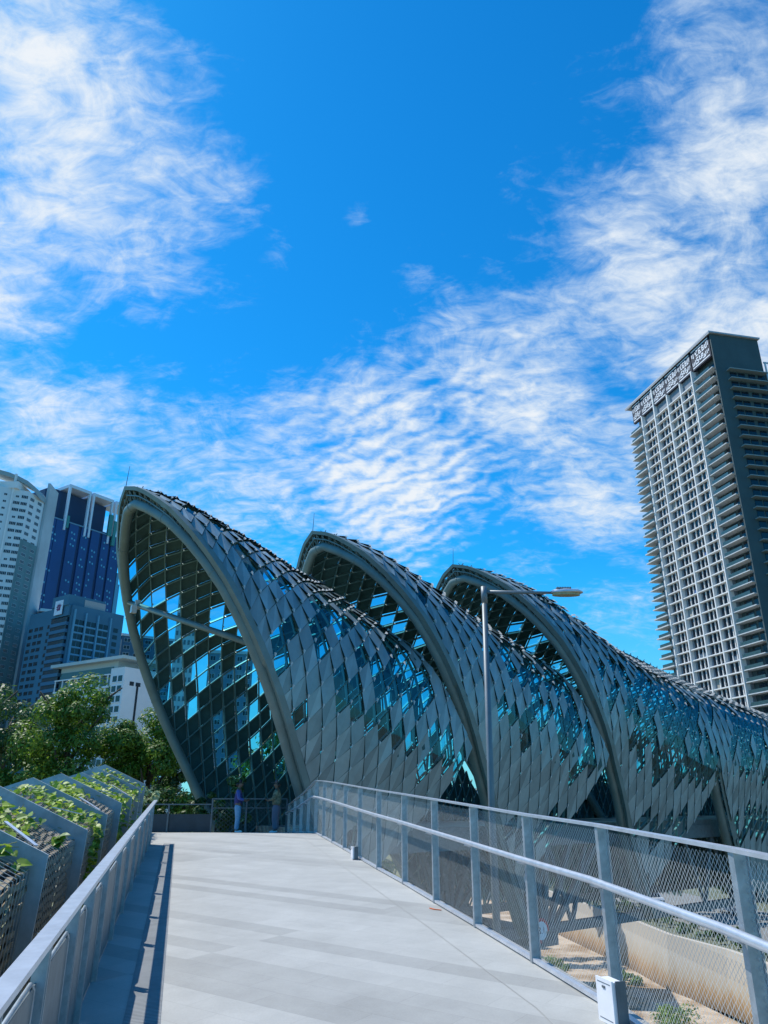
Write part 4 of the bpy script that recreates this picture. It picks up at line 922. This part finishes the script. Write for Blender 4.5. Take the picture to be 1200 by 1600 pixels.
tree('dark tree in the second triangular gap between the shells', (17.2,63), 4.5, (4.5,4,4.5), LD, 26, 220, .22, seed=8, group='trees behind the canopy', gz=-16)
rk = random.Random(9); g = MB()
for i in range(46):
    az = -38+i*2.1; D = 105+rk.uniform(-8,14); crown(g, (D*math.sin(R(az)), D*math.cos(R(az)), -2.5), (4.5,4,6+rk.random()*2.5), 9, 150, .42, rk)
tag(g.build('far_treeline', LD), 'dark belt of far trees under and behind the footbridge', 'woodland', kind='stuff')
t = thing('hedge', 'dark leafy hedge behind the solid panels of the landing fence', 'hedge', (-8.6,31.6,-6.2)); g = MB(); rk = random.Random(10)
for i in range(9): crown(g, (-3.2+i*.74, rk.uniform(-.3,.3), 7.2+.25*math.sin(i)), (.75,.7,1.15), 9, 90, .10, rk)
g.build('foliage', LD, t); g = MB()
for i in range(9): g.tube([(-3.2+i*.74,0,0),(-3.2+i*.74,0,6.8)], .05, 5)
g.build('stems', BARK, t)
t = thing('pale_shrub', 'small pale green shrub beside the end of the left handrail', 'shrub', (-7.3,24.6,.5)); g = MB(); crown(g, (0,0,1.0), (.4,.35,.35), 9, 40, .09, rk); g.build('foliage', leafmat('pale_leaf', (.25,.34,.15), (.5,.58,.35), .3), t); g = MB(); g.tube([(0,0,0),(0,0,.9)], .03, 5); g.build('stem', BARK, t)
for (x, y, r_, lab) in ((19.9,81.5,1.9,'low dark green shrub on the canal bed nearest the bridge'),(18.5,94,1.8,'wide low shrub at the foot of the grassy bank'),(22.5,68,2.2,'clump of green weeds on the canal bed beside the near railing box'),(25.2,72,2.8,'long green weed patch along the canal bed by the stained wall'),(25.0,88,1.2,'small weed tuft at the foot of the stained wall'),(16.3,78,1.3,'bushy shrub on the bank below the round sign'),(26.5,60,1.8,'green weed patch low at the bottom edge of the view')):
    t = thing('shrub', lab, 'shrub', (x, y, -16), 0, 'weeds and shrubs on the canal bed'); g = MB(); crown(g, (0,0,.4), (r_,r_*1.5,.5), 18, 70, .15, rk); g.build('foliage', LG, t)
g = MB()
for i in range(60):
    y = 36+i*2.6; x = interp([(p[1], p[0]) for p in wp], y)+2.3; crown(g, (x+.4, y, -10.4), (1.2,1.6,.8), 6, 36, .22, rk)
tag(g.build('verge_bushes', LD), 'continuous strip of dark bushes along the top of the retaining wall', 'bushes', kind='stuff')
# ------------------------------------------------------------------ parked cars
def car(label, x, y, rot, col, cn):
    t = thing('parked_car', label, 'car', (x, y, -11.03), rot, 'cars parked under the footbridge')
    prof = [(-2.1,.35),(-2.15,.75),(-1.95,.95),(-1.5,1.0),(-1.05,1.42),(.55,1.45),(1.15,1.0),(1.95,.88),(2.15,.65),(2.12,.35)]
    g = MB(); g.plate([(p[0], -.83, p[1]) for p in prof], (0,1.66,0)); g.build('body', mat(cn, col, .25, .2, .03, 1, spec=.8), t)
    g = MB()
    for s in (-1, 1): g.plate([(-1.3,s*.835,1.02),(-.95,s*.835,1.36),(.45,s*.835,1.38),(.95,s*.835,1.02)], (0,s*.01,0))
    g.plate([(1.12,-.7,1.05),(1.12,.7,1.05),(.62,.7,1.42),(.62,-.7,1.42)], (.02,0,.02)); g.plate([(-1.48,-.7,1.05),(-1.48,.7,1.05),(-1.1,.7,1.40),(-1.1,-.7,1.40)], (-.02,0,.02)); g.build('window', WGL, t)
    for sx in (-1.3, 1.3):
        for sy in (-1, 1):
            g = MB(); g.tube([(sx,sy*.68,.33),(sx,sy*.86,.33)], .33, 16); wl = g.build('wheel', mat('tyre', (.02,.02,.02), .9), t); g = MB(); g.tube([(sx,sy*.85,.33),(sx,sy*.875,.33)], .19, 12); g.build('rim', STEELB, wl)
    for sy in (-.6, .6): g = MB(); g.box(2.08,2.17,sy-.14,sy+.14,.62,.74); g.build('headlight', TAB, t)
car('white parked car under the bridge, leftmost of the three cars', 34, 106, R(100), (.75,.76,.78), 'car_white')
car('silver parked car between the white and the dark car', 41, 98, R(98), (.45,.47,.5), 'car_silver')
car('dark parked car nearest the right edge', 46, 88, R(97), (.05,.06,.08), 'car_dark')
# ------------------------------------------------------------------ people
def skinmesh(name, V, E_, mats, sub=2):
    me = bpy.data.meshes.new(name); me.from_pydata([v[0] for v in V], E_, []); o = bpy.data.objects.new(name, me); C.objects.link(o)
    m = o.modifiers.new('s', 'SKIN'); m.use_smooth_shade = True
    for i, v in enumerate(V): me.skin_vertices[0].data[i].radius = (v[1], v[2] if len(v) > 2 else v[1]); me.skin_vertices[0].data[i].use_root = (i == 0)
    s = o.modifiers.new('d', 'SUBSURF'); s.levels = sub; s.render_levels = sub
    bpy.context.view_layer.update(); r_ = bpy.data.meshes.new_from_object(o.evaluated_get(bpy.context.evaluated_depsgraph_get())); bpy.data.objects.remove(o)
    r_.name = name; r_.materials.clear()
    for q in mats: r_.materials.append(q)
    r_.polygons.foreach_set('use_smooth', [True]*len(r_.polygons)); return r_
def person(label, loc, rot, top_m, leg_m, skin_m, cap_m, hair_m, arms, wide=1.0, loose=1.0, sleeve_m=None, under_m=None):
    t = thing('person', label, 'person', loc, rot); t.scale = (1.14, 1.14, 1.0)       # faces local +x
    V = [((0,0,.93),.125,.15),((0,0,1.08),.11,.14),((.0,0,1.25),.115,.16),((0,0,1.40),.09,.15),((.01,0,1.47),.05),((.02,0,1.53),.062,.062),((.035,0,1.60),.088,.078),((.03,0,1.665),.07,.065)]
    E_ = [(i, i+1) for i in range(7)]
    for s in (-1, 1):
        b = len(V); V += [((0,s*.09,.86),.095),((.02,s*.10,.47),.058),((-.01,s*.11,.10),.038),((.06,s*.115,.05),.035),((.15,s*.12,.035),.028)]; E_ += [(0,b),(b,b+1),(b+1,b+2),(b+2,b+3),(b+3,b+4)]
        sh, el, wr, hd = arms[0 if s > 0 else 1]
        b = len(V); V += [(sh,.055),(el,.042),(wr,.028),(hd,.032,.018)]; E_ += [(3,b),(b,b+1),(b+1,b+2),(b+2,b+3)]
        d = (Vector(hd)-Vector(wr)).normalized(); sd_ = Vector((0,1,0)).cross(d).normalized()
        for k, ln in enumerate((.065,.075,.078,.06)):
            a = Vector(hd)+sd_*(.024-.016*k); m1 = a+d*ln*.6; m2 = m1+(d*.6+Vector((0,-s*.8,0))).normalized()*ln*.5; q = len(V); V += [(tuple(m1),.009),(tuple(m2),.008)]; E_ += [(b+3,q),(q,q+1)]
        m1 = Vector(wr)+d*.03+sd_*.035; q = len(V); V += [(tuple(m1),.011),(tuple(m1+d*.035+sd_*.01),.009)]; E_ += [(b+2,q),(q,q+1)]
    V += [((.135,0,1.60),.014)]; E_ += [(6,len(V)-1)]
    me = skinmesh('body', V, E_, [skin_m]); bd = link('body', me, t)
    # face details
    g = MB(); 
    for s in (-1, 1): g.tube([(.118,s*.03,1.622),(.124,s*.03,1.622)], .009, 8)
    g.build('eye', mat('eye_dark', (.02,.015,.015), .3), t)
    g = MB(); g.tube([(.112,-.022,1.562),(.118,0,1.56),(.112,.022,1.562)], .006, 5); g.build('mouth', mat('lip', (.25,.10,.08), .6), t)
    # clothes
    k_ = loose
    V = [((0,0,.88),.145*k_,.18*k_),((0,0,1.05),.135*k_,.17*k_),((0,0,1.25),.135*k_,.18*k_),((0,0,1.39),.10,.165),((.0,0,1.455),.065,.075)]; E_ = [(0,1),(1,2),(2,3),(3,4)]
    me = skinmesh('jacket', V, E_, [top_m]); link('jacket', me, t)
    for s in (-1, 1):
        sh, el, wr, hd = arms[0 if s > 0 else 1]; me = skinmesh('sleeve', [((0,s*.10,1.38),.07),(sh,.075*k_),(el,.062*k_),(tuple(Vector(el).lerp(Vector(wr),.85)),.048)], [(0,1),(1,2),(2,3)], [sleeve_m or top_m]); link('sleeve', me, t)
    for s in (-1, 1):
        me = skinmesh('trouser_leg', [((0,s*.06,.95),.10),((0,s*.09,.84),.108*wide),((.02,s*.10,.47),.075*wide*wide),((-.01,s*.11,.09),.062*wide*wide)], [(0,1),(1,2),(2,3)], [leg_m]); link('trouser_leg', me, t)
        me = skinmesh('shoe', [((-.05,s*.115,.05),.045),((.06,s*.118,.045),.045),((.17,s*.12,.035),.036,.042)], [(0,1),(1,2)], [mat('shoe_white', (.7,.7,.72), .6)], 1); link('shoe', me, t)
    me = skinmesh('hair', [((-.03,0,1.66),.078),((-.05,0,1.58),.06),((-.04,0,1.51),.035)], [(0,1),(1,2)], [hair_m]); link('hair', me, t)
    me = skinmesh('cap', [((-.01,0,1.695),.082,.08),((.03,0,1.705),.085,.08),((.09,0,1.69),.05,.07)], [(0,1),(1,2)], [cap_m]); cp = link('cap', me, t)
    g = MB(); g.prism([(.08,-.07),(.17,-.055),(.20,0),(.17,.055),(.08,.07)], 1.672, 1.684); g.build('brim', cap_m, cp)
    return t
SK = mat('skin_tone', (.16,.09,.055), .6); HAIR = mat('hair_black', (.012,.01,.01), .7)
armsA = [((0,.19,1.38),(.02,.24,1.12),(.20,.16,1.05),(.28,.10,1.07)), ((0,-.19,1.38),(.03,-.23,1.12),(.22,-.14,1.08),(.30,-.07,1.10))]
p = person('person in dark blue jacket, light jeans and dark cap, facing right', (-5.2,28.35,.43), R(5), mat('jacket_navy', (.025,.02,.13), .7), mat('denim_light', (.16,.32,.48), .8, 0, .2, 20), SK, mat('cap_black', (.02,.02,.03), .8), HAIR, armsA, 1.0, 1.0, mat('sleeve_blue', (.05,.08,.30), .7))
armsB = [((0,.19,1.38),(.05,.26,1.14),(.22,.14,1.08),(.30,.08,1.10)), ((0,-.19,1.38),(.05,-.26,1.14),(.24,-.14,1.10),(.32,-.06,1.12))]
CAMO = mat('camouflage_cloth', (.035,.05,.03), .85, 0, .2, 9, col2=(.30,.27,.17))
person('person in camouflage shirt and wide grey trousers, facing left by the railing', (-3.85,28.5,.42), R(178), CAMO, mat('trousers_grey', (.13,.14,.19), .85), SK, mat('cap_grey', (.09,.09,.10), .8), HAIR, armsB, 1.18, 1.12)
